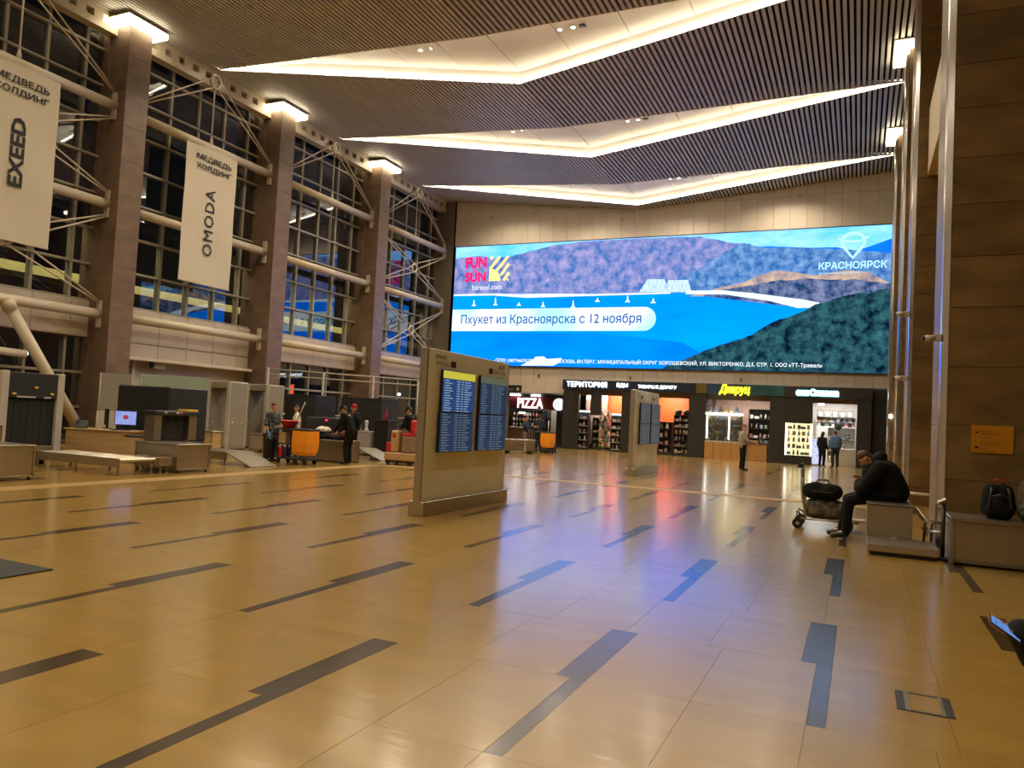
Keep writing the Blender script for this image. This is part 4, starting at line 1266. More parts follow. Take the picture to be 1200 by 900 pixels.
def curtain(par, x, y0, y1, z0, z1):
    n = 7; w = (y1-y0)/n
    for k in range(n):
        MB().rbox(x+.004*(k % 2), x+.012+.004*(k % 2), y0+k*w+.004, y0+(k+1)*w-.004, z0, z1, .003).build('curtain_strip', M['rubber'], par)
# lane 1: tray cabinet, roller table, large scanner with curtained mouth
steel_box('tray_cabinet', 'stainless cabinet cut by the picture edge at the nearest security lane', -15.2, -13.72, 8.3, 9.12, .64)
steel_box('side_counter', 'pale wooden box counter behind the nearest stainless cabinet', -16.3, -15.75, 8.9, 9.75, .92, cat='counter', m='wood')
roller('roller_table', 'low roller table running out of the big curtained scanner', -16.25, -13.5, 10.70, 11.62, .34)
roller('roller_table', 'short roller table turning the corner towards the stainless end cabinet', -14.35, -13.5, 11.65, 12.02, .34, 'y', 2)
t = thing('baggage_scanner', 'big dark baggage scanner with a black strip curtain at the nearest lane', 'scanner', (-17.6, 10.8, 0))
MB().rbox(-1.0, 1.05, -.52, .52, .42, 2.02, .02).build('body', M['charcoal'], t)
for s in (-1, 1): MB().rbox(1.0, 1.14, s*.62-.08, s*.62+.08, .2, 2.04, .01).build('mouth_frame', M['greywhite'], t)
MB().rbox(1.05, 1.13, -.54, .54, 1.47, 2.02, .01).build('hood', M['charcoal'], t)
curtain(t, 1.06, -.53, .53, .40, 1.46)
MB().rbox(-1.1, 1.1, -.55, .55, .18, .42, .01).build('conveyor_bed', M['steel_dark'], t)
for y, z in ((-.42, 1.55), (.05, 1.70), (.42, 1.57)): MB().ell((1.135, y, z), (.02, .05, .03), 10, 6).build('lamp', M['yellow'], t)
MB().box(1.131, 1.136, -.36, .05, 1.475, 1.51).build('label_strip', M['greywhite'], t)
MB().box(1.131, 1.136, .24, .40, 1.475, 1.51).build('label_strip', M['greywhite'], t)
for x in (-.9, .9):
    for y in (-.45, .45): MB().cyl((x, y, 0), (x, y, .2), .05, seg=8).build('foot', M['rubber'], t)
# lane 2
steel_box('end_cabinet', 'stainless cabinet closing the roller table before the curtained tunnel', -14.75, -13.42, 12.06, 12.98, .63)
t = thing('baggage_scanner', 'black boxy scanner standing behind the desk with the lit monitor', 'scanner', (-17.55, 14.75, 0))
MB().rbox(-.75, 1.2, -.45, .85, .5, 1.92, .03).build('body', M['charcoal'], t)
MB().rbox(-.75, 1.2, -.45, .85, .1, .5, .02).build('base', M['charcoal'], t)
MB().ell((1.21, -.15, 1.28), (.02, .05, .035), 8, 6).build('lamp', M['yellow'], t)
MB().box(1.2, 1.206, .1, .4, 1.10, 1.13).build('label_strip', M['greywhite'], t)
for y in (-.6, .6): MB().rbox(-.3, .3, y-.06, y+.06, 0, .12, .01).build('foot', M['rubber'], t)
t = thing('scanner_tunnel', 'scanner tunnel mouth with a black curtain over the stainless end cabinet', 'scanner', (-15.3, 13.0, 0))
for y, w in ((-.50, .10), (.50, .12)): MB().rbox(.38, .72, y-w, y+w, .64, 1.25, .01).build('mouth_frame', M['steel_dark'], t)
MB().rbox(.35, .76, -.62, .64, 1.22, 1.33, .02).build('hood', M['charcoal'], t)
curtain(t, .60, -.40, .40, .64, 1.23)
MB().rbox(-.5, .5, -.4, .4, .66, .70, .005).build('belt', M['rubber'], t)
for y, m in ((-.35, 'greywhite'), (-.02, 'greywhite'), (.08, 'red')): MB().ell((.77, y, 1.28), (.012, .04, .025), 8, 6).build('button', M[m], t)
MB().rbox(.40, .74, .30, .62, 1.33, 1.37, .01).build('tape_strip', M['yellow'], t)
for x in (.42,):
    for y in (-.5, .56): MB().box(x-.04, x+.04, y-.04, y+.04, 0, .64).build('leg', M['steel_dark'], t)
# operator desk with monitors
t = thing('operator_desk', 'pale laminate operator desk carrying the lit monitor in the security zone', 'desk', (-17.62, 13.45, 0), math.radians(20))
MB().rbox(-.85, 1.0, -.35, .45, .71, .75, .006).build('desktop', M['wood'], t)
MB().rbox(-.80, .95, -.32, -.29, 0, .71, .004).build('front_panel', M['wood'], t)
MB().rbox(-.80, -.77, -.29, .42, 0, .71, .004).build('side_panel', M['wood'], t)
MB().rbox(.92, .95, -.29, .42, 0, .71, .004).build('side_panel', M['wood'], t)
M['xray'] = emit('xray_picture', lin((170,180,235)), .8, color2=lin((130,150,225)), scale=4)
M['xrayred'] = emit('xray_blob', lin((170,70,70)), .7)
t = thing('monitor', 'lit lilac monitor with a scanned bag picture on the operator desk', 'monitor', (-17.18, 13.72, .75), 0)
t.rotation_euler = (0, 0, math.radians(35))
MB().rbox(-.27, .27, -.02, .03, .12, .50, .01).build('casing', M['black'], t)
MB().quad((-.25, -.022, .14), (.25, -.022, .14), (.25, -.022, .48), (-.25, -.022, .48)).build('display', M['xray'], t)
MB().poly([(.0+.06*math.cos(k*PI/6)*(1+.2*(k % 3)), -.024, .33+.06*math.sin(k*PI/6)) for k in range(12)]).build('scan_picture', M['xrayred'], t)
MB().cyl((0, .03, .02), (0, .03, .2), .03, seg=8).build('stand', M['black'], t)
MB().rbox(-.15, .15, -.08, .12, 0, .02, .006).build('base', M['black'], t)
t = thing('monitor', 'black monitor turned away next to the lit one', 'monitor', (-17.78, 13.62, .75), 0)
t.rotation_euler = (0, 0, math.radians(-30))
MB().rbox(-.24, .24, -.02, .03, .10, .52, .01).build('casing', M['black'], t)
MB().cyl((0, .03, .02), (0, .03, .2), .03, seg=8).build('stand', M['black'], t)
MB().rbox(-.13, .13, -.08, .12, 0, .02, .006).build('base', M['black'], t)
t = thing('desk_phone', 'black slanted desk phone at the end of the operator desk', 'phone', (-18.15, 13.20, .75), math.radians(40))
MB().prism([(-.14, -.10, 0), (.14, -.10, 0), (.14, .12, 0), (-.14, .12, 0)], (0, 0, .03)).build('base', M['black'], t)
MB().prism([(-.14, -.06, .03), (-.14, .12, .03), (-.14, .12, .20)], (.28, 0, 0)).build('console', M['charcoal'], t)
MB().cap((-.10, -.02, .15), (-.10, .12, .24), .025, .025, 8).build('handset', M['black'], t)
t = thing('keyboard', 'black keyboard lying before the lit lilac monitor', 'keyboard', (-17.02, 13.47, .75), math.radians(35))
MB().rbox(-.22, .22, -.07, .07, 0, .022, .006).build('case', M['black'], t)
b = MB()
for k in range(12):
    for j in range(4): b.box(-.20+k*.034, -.172+k*.034, -.058+j*.03, -.034+j*.03, .022, .028)
b.build('keys', M['charcoal'], t)
t = thing('paper_sheet', 'white paper sheets lying on the operator desk', 'paper', (-17.45, 13.28, .75), .4)
MB().box(-.15, .15, -.1, .1, 0, .004).build('sheet', M['fabric_white'], t)
# small table, papers and counters behind lane 1
t = thing('small_table', 'small pale table behind the big scanner near the inclined tube', 'table', (-19.2, 12.6, 0))
MB().rbox(-.35, .35, -.35, .35, .86, .90, .005).build('tabletop', M['wood'], t)
for x in (-.3, .3):
    for y in (-.3, .3): MB().box(x-.03, x+.03, y-.03, y+.03, 0, .86).build('leg', M['greywhite'], t)
t = thing('cone_lamp', 'white cone-shaped object standing on the small pale table', 'lamp', (-19.2, 12.5, .90))
MB().lathe([(.10, 0), (.10, .03), (.05, .12), (.09, .30), (.02, .32)], seg=12).build('body', M['fabric_white'], t)
# screens and glass booth behind lane 2
def board(name, label, x0, x1, y, z0, z1, m, cat='screen', rz=0):
    t = thing(name, label, cat, ((x0+x1)/2, y, 0), rz)
    w = (x1-x0)/2
    MB().rbox(-w, w, -.02, .02, z0, z1, .006).build('panel', M[m], t)
    for s in (-1, 1): MB().cyl((s*(w-.04), 0, 0), (s*(w-.04), 0, z1), .025, seg=8).build('post', M['steel_dark'], t)
    return t
board('partition', 'grey partition board leaning beside the first brown column', -22.6, -21.6, 17.2, .05, 2.35, 'grey', 'partition', .9)
board('glass_partition', 'greenish frosted glass partition behind the black scanner', -22.6, -20.4, 19.0, .3, 2.4, 'frost', 'partition', .9)
board('white_board', 'low white board standing beside the operator desk', -20.6, -19.9, 15.6, .3, 1.15, 'greywhite', 'partition', .7)
# walk-through detectors
def detector(loc, rz, label):
    t = thing('metal_detector', label, 'detector', loc, rz, None)
    for s in (-1, 1):
        p = MB().rbox(-.36, .36, s*.47-.06, s*.47+.06, .04, 2.28, .02).build('side_panel', M['grey'], t)
        for k in (-1, 1): MB().rbox(k*.37-.02, k*.37+.02, s*.47-.075, s*.47+.075, .02, 2.30, .01).build('edge_trim', M['greywhite'], p)
        for k in (-.2, .22): MB().ell((k, s*.47-.065, .92), (.03, .015, .03), 8, 6).build('lamp', M['fabric_white'], p)
        MB().rbox(-.40, .40, s*.47-.10, s*.47+.10, 0, .05, .01).build('foot', M['charcoal'], t)
    MB().rbox(-.36, .36, -.45, .45, 2.06, 2.30, .02).build('cross_unit', M['grey'], t)
    MB().box(-.2, .2, -.47, -.45, 2.14, 2.20).build('display', M['charcoal'], t)
    return t
detector((-19.62, 19.55, 0), math.radians(88), 'grey walk-through detector nearest the black curtained tunnel')
detector((-19.62, 21.35, 0), math.radians(88), 'grey walk-through detector behind the cleaner in the patterned tunic')
steel_box('wooden_counter', 'pale wooden counter standing before the first grey detector', -19.6, -18.6, 18.0, 18.45, .66, cat='counter', m='wood')
steel_box('brown_counter', 'brown counter between the second detector and the cleaner', -18.6, -17.3, 19.6, 20.2, .60, cat='counter', m='grey')
t = thing('waste_bin', 'black waste bin standing right behind the cleaner in the tunic', 'bin', (-15.6, 17.3, 0))
MB().lathe([(.17, 0), (.21, .70), (.22, .72)], seg=14).build('bin_body', M['black'], t)
MB().lathe([(.22, .72), (.20, .76), (.05, .78)], seg=14).build('lid', M['charcoal'], t)
# flat ramps
def ramp(label, x0, x1, y0, y1, z):
    t = thing('loading_ramp', label, 'ramp', ((x0+x1)/2, y0, 0), 0)
    w = (x1-x0)/2
    d = y1-y0
    MB().rbox(-w, w-.75, 0, d, z-.06, z, .006).build('deck', M['steel'], t)
    MB().prism([(w-.75, 0, z), (w-.75, d, z), (w-.75, d, z-.03), (w-.75, 0, z-.03)], (.75+.1, 0, -z+.02)).build('slope', M['steel'], t)
    MB().box(-w, w-.75, .02, .05, z-.22, z-.05).build('side_rail', M['steel'], t)
    for x in (-w+.1, w-.85):
        for y in (.08, d-.08):
            b = MB(); foot(b, x, y, z-.05); b.build('leg', M['steel_dark'], t)
ramp('low stainless deck with a ramp sloping to the floor near the cleaner', -16.1, -13.85, 14.62, 15.55, .34)
ramp('low stainless ramp beyond the inspector searching a bag', -15.6, -13.7, 20.1, 21.0, .34)
# cleaning cart
def cart(loc, rz, label, mop=True):
    t = thing('cleaning_cart', label, 'cart', loc, rz)
    MB().rbox(-.30, .80, -.24, .24, .12, .17, .01).build('base_tray', M['charcoal'], t)
    MB().rbox(-.30, .80, -.24, .24, .92, .97, .01).build('top_tray', M['charcoal'], t)
    for x in (-.27, .20):
        for y in (-.21, .21): MB().box(x-.02, x+.02, y-.02, y+.02, .15, .94).build('post', M['charcoal'], t)
    MB().rbox(-.25, .18, -.2, .2, .52, .55, .005).build('shelf', M['charcoal'], t)
    b = MB()
    secs = [(.93, .27, .23), (.60, .28, .24), (.35, .26, .22), (.25, .22, .18)]
    n0 = None
    for z, w, d in secs:
        b.v += [(.52-w, -d, z), (.52+w, -d, z), (.52+w, d, z), (.52-w, d, z)]
    for k in range(3):
        for j in range(4):
            a = k*4+j; c = k*4+(j+1) % 4
            b.face([a, c, c+4, a+4])
    b.face([12, 13, 14, 15])
    b.build('waste_bag', M['orange'], t)
    for x in (-.22, .36, .70):
        for y in (-.2, .2):
            MB().cyl((x, y-.02, .065), (x, y+.02, .065), .065, seg=12).build('wheel', M['rubber'], t)
    MB().tube([(-.30, -.2, .93), (-.42, -.2, 1.0), (-.42, .2, 1.0), (-.30, .2, .93)], .015, 6).build('push_handle', M['steel_dark'], t)
    return t
cart((-14.36, 16.74, 0), 0, 'cleaning cart with an orange-yellow bag beside the cleaner in the tunic')
t = thing('bucket', 'red bucket standing on the tray of the nearer cleaning cart', 'bucket', (-14.40, 16.70, .97))
MB().lathe([(.16, 0), (.24, .19), (.26, .19), (.25, .21), (.235, .21), (.15, .015)], seg=16).build('bucket_body', M['red'], t)
MB().tube([(-.24, 0, .19), (-.2, 0, .1), (0, -.25, .06), (.2, 0, .1), (.24, 0, .19)], .006, 5).build('bail', M['steel_dark'], t)
t = thing('mop', 'mop handle sticking up out of the red bucket', 'mop', (-14.28, 16.75, 1.0))
MB().cyl((0, 0, 0), (.30, .05, .70), .018, seg=8).build('handle', M['steel'], t)
MB().ell((0, 0, .02), (.10, .08, .05), 10, 6).build('mop_head', M['fabric_grey'], t)
for i, (x, z, m, lb) in enumerate(((-.05, .17, 'red', 'red cleaning bucket on the bottom tray of the nearer cart'), (.12, .17, 'fabric_navy', 'dark blue spray canister on the bottom tray of the nearer cart'))):
    t = thing('cleaning_canister', lb, 'canister', (-14.52+x, 16.66, z))
    MB().rbox(-.07, .07, -.1, .1, 0, .26, .02).build('canister_body', M[m], t)
    MB().cyl((0, 0, .26), (0, 0, .31), .03, seg=8).build('canister_cap', M['black'], t)
t = thing('paper_bag', 'brown paper bag sitting on the middle shelf of the nearer cart', 'bag', (-14.50, 16.66, .55))
MB().rbox(-.12, .12, -.12, .12, 0, .30, .01).build('bag_body', M['wood'], t)
# inspection table with searched bags, monitor with red light
steel_box('inspection_table', 'long stainless inspection table with dark bags on top', -15.25, -13.62, 18.20, 18.95, .64, z0=.03)
def softbag(name, label, loc, dims, m, rz=0, handles=True, cat='bag'):
    t = thing(name, label, cat, loc, rz)
    a, b_, c = dims
    bb = MB()
    bb.cap((-a*.35, 0, c*.45), (a*.35, 0, c*.45), min(b_, c)*.5, min(b_, c)*.5, 12)
    bb.rbox(-a*.5, a*.5, -b_*.5, b_*.5, 0.0, c*.7, c*.2)
    bb.ell((-a*.2, .02, c*.6), (a*.28, b_*.45, c*.42)); bb.ell((a*.22, -.01, c*.55), (a*.26, b_*.45, c*.42))
    place('bag_body', remesh(bb, max(.012, a*.03), M[m], 'bag_body'), t)
    if handles:
        MB().tube([(-a*.2, 0, c*.9), (-a*.15, 0, c*1.15), (a*.15, 0, c*1.15), (a*.2, 0, c*.9)], .014, 6).build('handle', M['black'], t)
    MB().box(-a*.3, a*.3, -b_*.5-.012, -b_*.5, c*.45, c*.48).build('zip', M['steel_dark'], t)
    return t
softbag('travel_bag', 'long black travel bag lying open on the inspection table', (-14.75, 18.6, .64), (.85, .45, .20), 'fabric_black')
softbag('travel_bag', 'second black bag under the inspector\'s hands', (-14.05, 18.55, .64), (.5, .4, .20), 'fabric_dark')
softbag('hand_bag', 'small maroon bag held by the inspector over the table', (-13.75, 18.45, .72), (.35, .2, .22), 'hair_red')
softbag('cream_bundle', 'cream cloth bundle on top of the black travel bag', (-14.72, 18.6, .84), (.40, .3, .18), 'fabric_white', handles=False)
t = thing('scanner_tunnel', 'dark scanner end with a red lamp behind the cleaning cart', 'scanner', (-15.1, 19.4, 0))
MB().rbox(-.6, .55, -.45, .45, .75, 1.28, .03).build('hood', M['charcoal'], t)
MB().rbox(-.6, .55, -.45, .45, .55, .75, .01).build('belt_bed', M['steel_dark'], t)
MB().ell((.2, -.46, 1.20), (.06, .015, .025), 8, 6).build('lamp', emit('red_lamp', (1, .02, .05), 3), t)
for x in (-.5, .45):
    for y in (-.35, .35): MB().box(x-.03, x+.03, y-.03, y+.03, 0, .55).build('leg', M['steel_dark'], t)
def block(name, label, cat, x0, x1, y0, y1, z0, z1, m, extra=None):
    t = thing(name, label, cat, ((x0+x1)/2, (y0+y1)/2, 0))
    w, d = (x1-x0)/2, (y1-y0)/2
    MB().rbox(-w, w, -d, d, z0+.06, z1, .015).build('body', M[m], t)
    MB().rbox(-w-.01, w+.01, -d-.01, d+.01, z1, z1+.03, .008).build('top', M[m], t)
    MB().rbox(-w+.03, w-.03, -d+.03, d-.03, z0, z0+.06, .008).build('plinth', M['charcoal'], t)
    return t
block('baggage_scanner', 'dark grey scanner body behind the inspector in black', 'scanner', -17.4, -15.6, 22.9, 24.0, 0, 1.98, 'charcoal')
block('baggage_scanner', 'dark scanner body behind the person in the white shirt', 'scanner', -19.4, -18.0, 22.2, 23.4, 0, 1.98, 'charcoal')
block('lilac_cabinet', 'lilac-grey cabinet behind the inspector, with a white figure on top', 'cabinet', -16.05, -15.35, 21.9, 22.4, 0, .80, 'lav')
t = thing('white_device', 'white twisted device standing on the lilac-grey cabinet', 'device', (-15.65, 22.1, .83))
MB().lathe([(.10, 0), (.08, .06), (.04, .15), (.07, .3), (.05, .38)], seg=10).build('device_body', M['greywhite'], t)
block('scanner_end', 'black scanner end unit beside the lilac-grey cabinet', 'scanner', -15.25, -14.7, 22.0, 22.6, 0, 1.22, 'black')
t = thing('red_bottle', 'dark red bottle on top of the black scanner end unit', 'bottle', (-14.78, 22.0, 1.25))
MB().lathe([(.05, 0), (.05, .22), (.02, .30), (.02, .36)], seg=10).build('bottle_body', M['capred'], t)
MB().lathe([(.024, .36), (.024, .39)], seg=8).build('bottle_cap', M['black'], t)
roller('roller_table', 'low roller table leaving the black scanner end unit', -14.6, -13.4, 22.0, 22.6, .34, 'x', 2)
# grey booth panels and white steel frame over the far lanes
board('booth_panel', 'tall grey booth panel behind the man in the black cap', -13.0, -12.42, 21.9, .05, 2.25, 'grey', 'partition')
board('booth_panel', 'tall grey booth panel just beside the big flight information stand', -12.36, -11.8, 21.9, .05, 2.25, 'grey', 'partition')
fr = struct('trim_gate_frame')
for z in (2.72, 2.95): MB().cyl((-20.6, 22.5, z), (-17.2, 31.5, z+.08), .032, seg=8).build('frame_tube', M['grey'], fr)
for k in range(5):
    x, y = -20.6+3.4*k/4, 22.5+9*k/4
    MB().cyl((x, y, 0), (x, y, 3.0), .05, seg=10).build('frame_post', M['grey'], fr)
for k in (0, 1): MB().cyl((-17.2+k*.25, 31.5, 3.0), (-16.6+k*.25, 31.9, 2.2), .04, seg=8).build('frame_brace', M['white_steel'], fr)
# ride-on cleaning machine
t = thing('cleaning_machine', 'ride-on floor cleaning machine with beige body and red seat', 'cleaning machine', (-12.40, 19.45, 0))
MB().rbox(-.48, .62, -.30, .30, .12, .36, .03).build('deck', M['wood'], t)
MB().rbox(-.45, .55, -.26, .26, .06, .13, .01).build('brush_skirt', M['black'], t)
MB().rbox(-.30, -.02, -.27, .27, .36, 1.02, .05).build('front_body', M['wood'], t)
MB().rbox(.08, .46, -.27, .27, .36, .86, .04).build('rear_tank', M['fabric_khaki'], t)
MB().rbox(.05, .44, -.24, .24, .86, .95, .03).build('seat', M['red'], t)
MB().rbox(.36, .46, -.24, .24, .93, 1.34, .03).build('backrest', M['red'], t)
MB().cyl((-.16, 0, 1.0), (-.06, 0, 1.12), .025, seg=8).build('steering_column', M['black'], t)
MB().tube([(-.05+.06*math.cos(k*PI/6), .15*math.sin(k*PI/6), 1.13-.08*math.cos(k*PI/6)) for k in range(12)], .012, 6, closed=True).build('steering_wheel', M['black'], t)
MB().disc((-.16, -.272, .86), .07, (0, -1, 0)).build('emblem', M['red'], t)
for x in (-.35, .40):
    for y in (-.25, .25): MB().cyl((x, y-.03, .08), (x, y+.03, .08), .08, seg=12).build('wheel', M['rubber'], t)
t = thing('red_canister', 'bright red canister standing on the front deck of the cleaning machine', 'canister', (-12.72, 19.30, .36))
MB().rbox(-.13, .13, -.10, .10, 0, .29, .03).build('canister_body', M['red'], t)
MB().cyl((.05, 0, .29), (.05, 0, .33), .03, seg=8).build('canister_cap', M['black'], t)
# white box lamp on the left wall
t = thing('wall_box', 'small white box with a dark speaker fixed under the door canopy', 'box', (-23.4, 19.85, 2.7))
MB().rbox(0, .1, -.22, .26, -.02, .26, .01).build('box_body', M['greywhite'], t)
MB().rbox(0, .1, -.36, -.24, 0, .24, .01).build('speaker', M['black'], t)

# ================================================================== SHOPS IN THE FAR WALL
YF = 39.15
M['shopglow'] = emit('shop_letters', (.92, 1.0, 1.0), 4.0)
M['pizzaglow'] = emit('pizza_letters', (1.0, .96, .84), 2.6)
M['yellowglow'] = emit('yellow_letters', (1.0, .82, .02), 3.0)
M['cyanglow'] = emit('cyan_edge', (.25, .85, 1.0), 1.6)
M['orangewall'] = mat('orange_shop_wall', (0.80, 0.085, 0.012), 0.5)
M['maroon'] = mat('maroon_fascia', (0.16, 0.014, 0.022), 0.5, var=.1)
M['pinkwall'] = mat('dusty_pink_wall', (0.30, 0.19, 0.15), 0.6)
M['shelfwhite'] = mat('shelf_white', (0.5, 0.5, 0.5), 0.5)
goods_cols = [(.45,.40,.33),(.22,.18,.15),(.30,.12,.09),(.15,.20,.28),(.42,.30,.14),(.10,.09,.08),(.50,.45,.42),(.12,.16,.10),(.36,.20,.22)]
GOODS = [mat('goods_%d' % k, c, .5, var=.25, scale=14) for k, c in enumerate(goods_cols)]
gm = {}
def good_mesh(kind, k):
    if (kind, k) not in gm:
        b = MB()
        if kind == 0: b.rbox(-.07, .07, -.05, .05, 0, .20, .008)
        elif kind == 1: b.lathe([(.05, 0), (.05, .15), (.02, .20), (.02, .25)], seg=8)
        elif kind == 2: b.ell((0, 0, .11), (.11, .09, .11), 8, 6).ell((0, -.02, .26), (.075, .07, .075), 8, 6)
        else: b.rbox(-.11, .11, -.06, .06, 0, .13, .02)
        gm[kind, k] = b.mesh(('packet', 'bottle', 'soft_toy', 'box')[kind], GOODS[k])
    return gm[kind, k]
COLNAME = ('beige','brown','dark red','slate blue','tan','black','pale grey','dark green','dusty pink')
ORD = ('first','second','third','fourth','fifth','sixth','seventh','eighth','ninth','tenth','eleventh','twelfth')
def good(x, y, z, kind, where, group, n, lev=None):
    nm = ('packet', 'bottle', 'soft_toy', 'box')[kind]
    k = random.randrange(len(GOODS))
    o = place(nm, good_mesh(kind, k), None, (x, y, z), (0, 0, random.uniform(-.3, .3)))
    lb = '%s %s, %s on ' % (COLNAME[k], ('packet', 'bottle', 'plush toy', 'box')[kind], ORD[n % 12]) + (('the %s shelf of ' % lev) if lev else '') + where
    tag(o, lb, ('packet', 'bottle', 'toy', 'box')[kind], group)
def shelf_unit(x0, x1, y0, y1, levels, h, label, where, lit=False, kinds=(0, 1, 3), step=.24, m='shopblack', base=.12, fill=1.0):
    t = thing('shelf_unit', label, 'shelf', ((x0+x1)/2, (y0+y1)/2, 0))
    w, d = (x1-x0)/2, (y1-y0)/2
    MB().rbox(-w, w, d-.03, d, 0, h, .004).build('back_panel', M[m], t)
    for s in (-1, 1): MB().rbox(s*w-.02, s*w+.02, -d, d, 0, h, .004).build('side_panel', M[m], t)
    MB().rbox(-w, w, -d, d, 0, base, .006).build('plinth', M[m], t)
    for k in range(levels):
        z = base + (h-base)*k/levels
        MB().rbox(-w, w, -d, d-.03, z, z+.02, .003).build('shelf_board', M['shelfwhite'] if lit else M[m], t)
        x = x0+.12; n = 0
        lev = 'only' if levels == 1 else 'top' if k == levels-1 else 'lowest' if k == 0 else ORD[k]
        while x < x1-.08:
            good(x, y0+d*.55, z+.021, random.choice(kinds), 'the ' + where, 'goods on the ' + where, n, lev)
            x += step*random.uniform(.85, 1.2); n += 1
    if lit:
        MB().rbox(-w, w, -d, d, h, h+.08, .01).build('light_header', emit('shelf_header', (.95, 1, .98), 2.2), t)
    else: MB().rbox(-w, w, -d, d, h, h+.03, .005).build('top_board', M[m], t)
    return t
def lamp(x, y, z, w, sx=1.2, sy=.4, col=(1, .93, .82), down=True):
    l = bpy.data.lights.new('shop_lamp', 'AREA'); l.shape = 'RECTANGLE'; l.size = sx; l.size_y = sy; l.energy = w; l.color = col
    o = bpy.data.objects.new('shop_lamp', l); COL.objects.link(o); o.location = (x, y, z)

# ---- shop 1: black two-bay souvenir shop
s = thing('souvenir_shop', 'black two-bay shop front with white lettering and orange back walls', 'shop', (0, YF, 0))
MB().rbox(-14.88, -7.08, -.05, .35, 3.25, 3.78, .01).build('fascia', M['shopfascia'], s)
for x0, x1 in ((-14.80, -14.12), (-11.50, -10.85), (-7.95, -7.10)): MB().rbox(x0, x1, 0, .5, 0, 3.25, .01).build('front_pier', M['shopblack'], s)
MB().rbox(-13.25, -12.65, .02, .2, 1.9, 3.25, .01).build('hanging_panel', M['shopblack'], s)
MB().rbox(-14.12, -13.90, .02, .2, 0, 3.25, .01).build('narrow_pier', M['shopblack'], s)
MB().box(-14.8, -7.1, 3.0, 3.1, 0, 3.4).build('back_wall', M['shopblack'], s)
MB().box(-14.8, -14.7, .4, 3.0, 0, 3.4).build('side_wall', M['shopblack'], s)
MB().box(-7.2, -7.1, .4, 3.0, 0, 3.4).build('side_wall', M['shopblack'], s)
MB().box(-14.8, -7.1, .4, 3.0, 3.4, 3.5).build('shop_ceiling', M['shopblack'], s)
MB().box(-14.0, -12.75, 1.5, 1.56, .3, 2.75).build('pink_panel', M['pinkwall'], s)
MB().box(-14.0, -12.75, 1.49, 1.56, 2.75, 3.25).build('cream_panel', M['cream'], s)
MB().box(-13.35, -11.6, 1.8, 1.86, .3, 3.4).build('orange_panel', M['orangewall'], s)
MB().box(-9.95, -7.9, 1.9, 1.96, .3, 3.4).build('orange_panel', M['orangewall'], s)
text('lettering', 'ТЕРИТОРИЯ', M['shopglow'], s, (-14.62, -.09, 3.40), EX, EZ, 2.28, .29, bold=.012, thick=.03)
text('lettering', 'ЕДЫ', M['shopglow'], s, (-11.78, -.09, 3.42), EX, EZ, .60, .24, bold=.02, thick=.03)
text('lettering', 'ТОВАРЫ В ДОРОГУ', M['shopglow'], s, (-10.62, -.09, 3.40), EX, EZ, 2.02, .20, bold=.012, thick=.03)
MB().box(-7.6, -7.08, -.06, -.05, 3.27, 3.76).build('yellow_corner_panel', M['yellow'] if False else mat('olive_panel', (.10,.075,.005), .4), s)
lamp(-13.2, YF+1.0, 3.3, SHOP_W*.7); lamp(-11.9, YF+1.0, 3.3, SHOP_W*.8); lamp(-9.2, YF+1.0, 3.3, SHOP_W*.9)
shelf_unit(-14.05, -13.45, 39.5, 39.9, 5, 2.05, 'narrow goods tower with a lit header in the first shop bay', 'narrow lit tower', lit=True)
shelf_unit(-13.40, -12.75, 40.2, 40.6, 4, 1.75, 'dark goods rack beside the narrow lit tower in the first shop', 'rack beside the narrow tower', kinds=(0, 1, 3))
shelf_unit(-12.05, -11.25, 39.25, 39.65, 5, 1.95, 'goods tower with a lit header before the first orange wall', 'lit tower by the orange wall', lit=True)
shelf_unit(-9.55, -8.85, 39.6, 40.0, 4, 1.7, 'dark goods rack half hidden by the far information stand', 'rack behind the far stand', kinds=(2, 0, 3), step=.28)
shelf_unit(-8.75, -8.0, 39.5, 39.9, 6, 2.1, 'dark goods rack with round hats on top in the second shop bay', 'rack under the round hats', kinds=(0, 3, 1), step=.17)
for k, x in enumerate((-8.58, -8.17)):
    o = MB().ell((0, 0, .12), (.18, .18, .14)).ell((0, 0, .02), (.20, .20, .03)).build('fur_hat', M['hair_dark'], None, loc=(x, 39.7, 2.14))
    tag(o, ('dark round fur hat on the rack nearer the far information stand', 'dark round fur hat beside the black shop pier')[k], 'hat', 'fur hats on the rack')
t = thing('toy_display', 'tall stand hung with plush toys between the two lit towers', 'toy stand', (-12.55, 39.75, 0))
MB().cyl((0,0,0), (0,0,2.2), .03, seg=8).cyl((0,0,0), (0,0,.04), .25, seg=14).build('stand_pole', M['steel_dark'], t)
for k in range(7):
    for j in range(4):
        a = j*PI/2 + k*.7
        z = .25+.28*k
        MB().cyl((0,0,z+.22), (.25*math.cos(a), .25*math.sin(a), z+.22), .008, seg=5).build('arm', M['steel_dark'], t)
        good(-12.55+.24*math.cos(a), 39.75+.24*math.sin(a), z-.08, 2, 'the ' + ORD[k] + ' tier of the tall toy stand', 'plush toys on the tall stand', j)
t = thing('toy_bench', 'two-tier dark bench carrying plush toys behind the far information stand', 'bench', (-9.95, 39.45, 0))
for z in (.53, .95): MB().rbox(-.55, .35, -.14, .14, z-.03, z, .006).build('bench_board', M['shopblack'], t)
for x in (-.52, .32): MB().box(x-.02, x+.02, -.12, .12, 0, .95).build('bench_leg', M['shopblack'], t)
for k in range(8): good(-10.4+.24*(k % 4), 39.45, .53+.42*(k//4), 2, 'the %s tier of the toy bench' % ('lower', 'upper')[k//4], 'plush toys beside the far stand', k % 4)

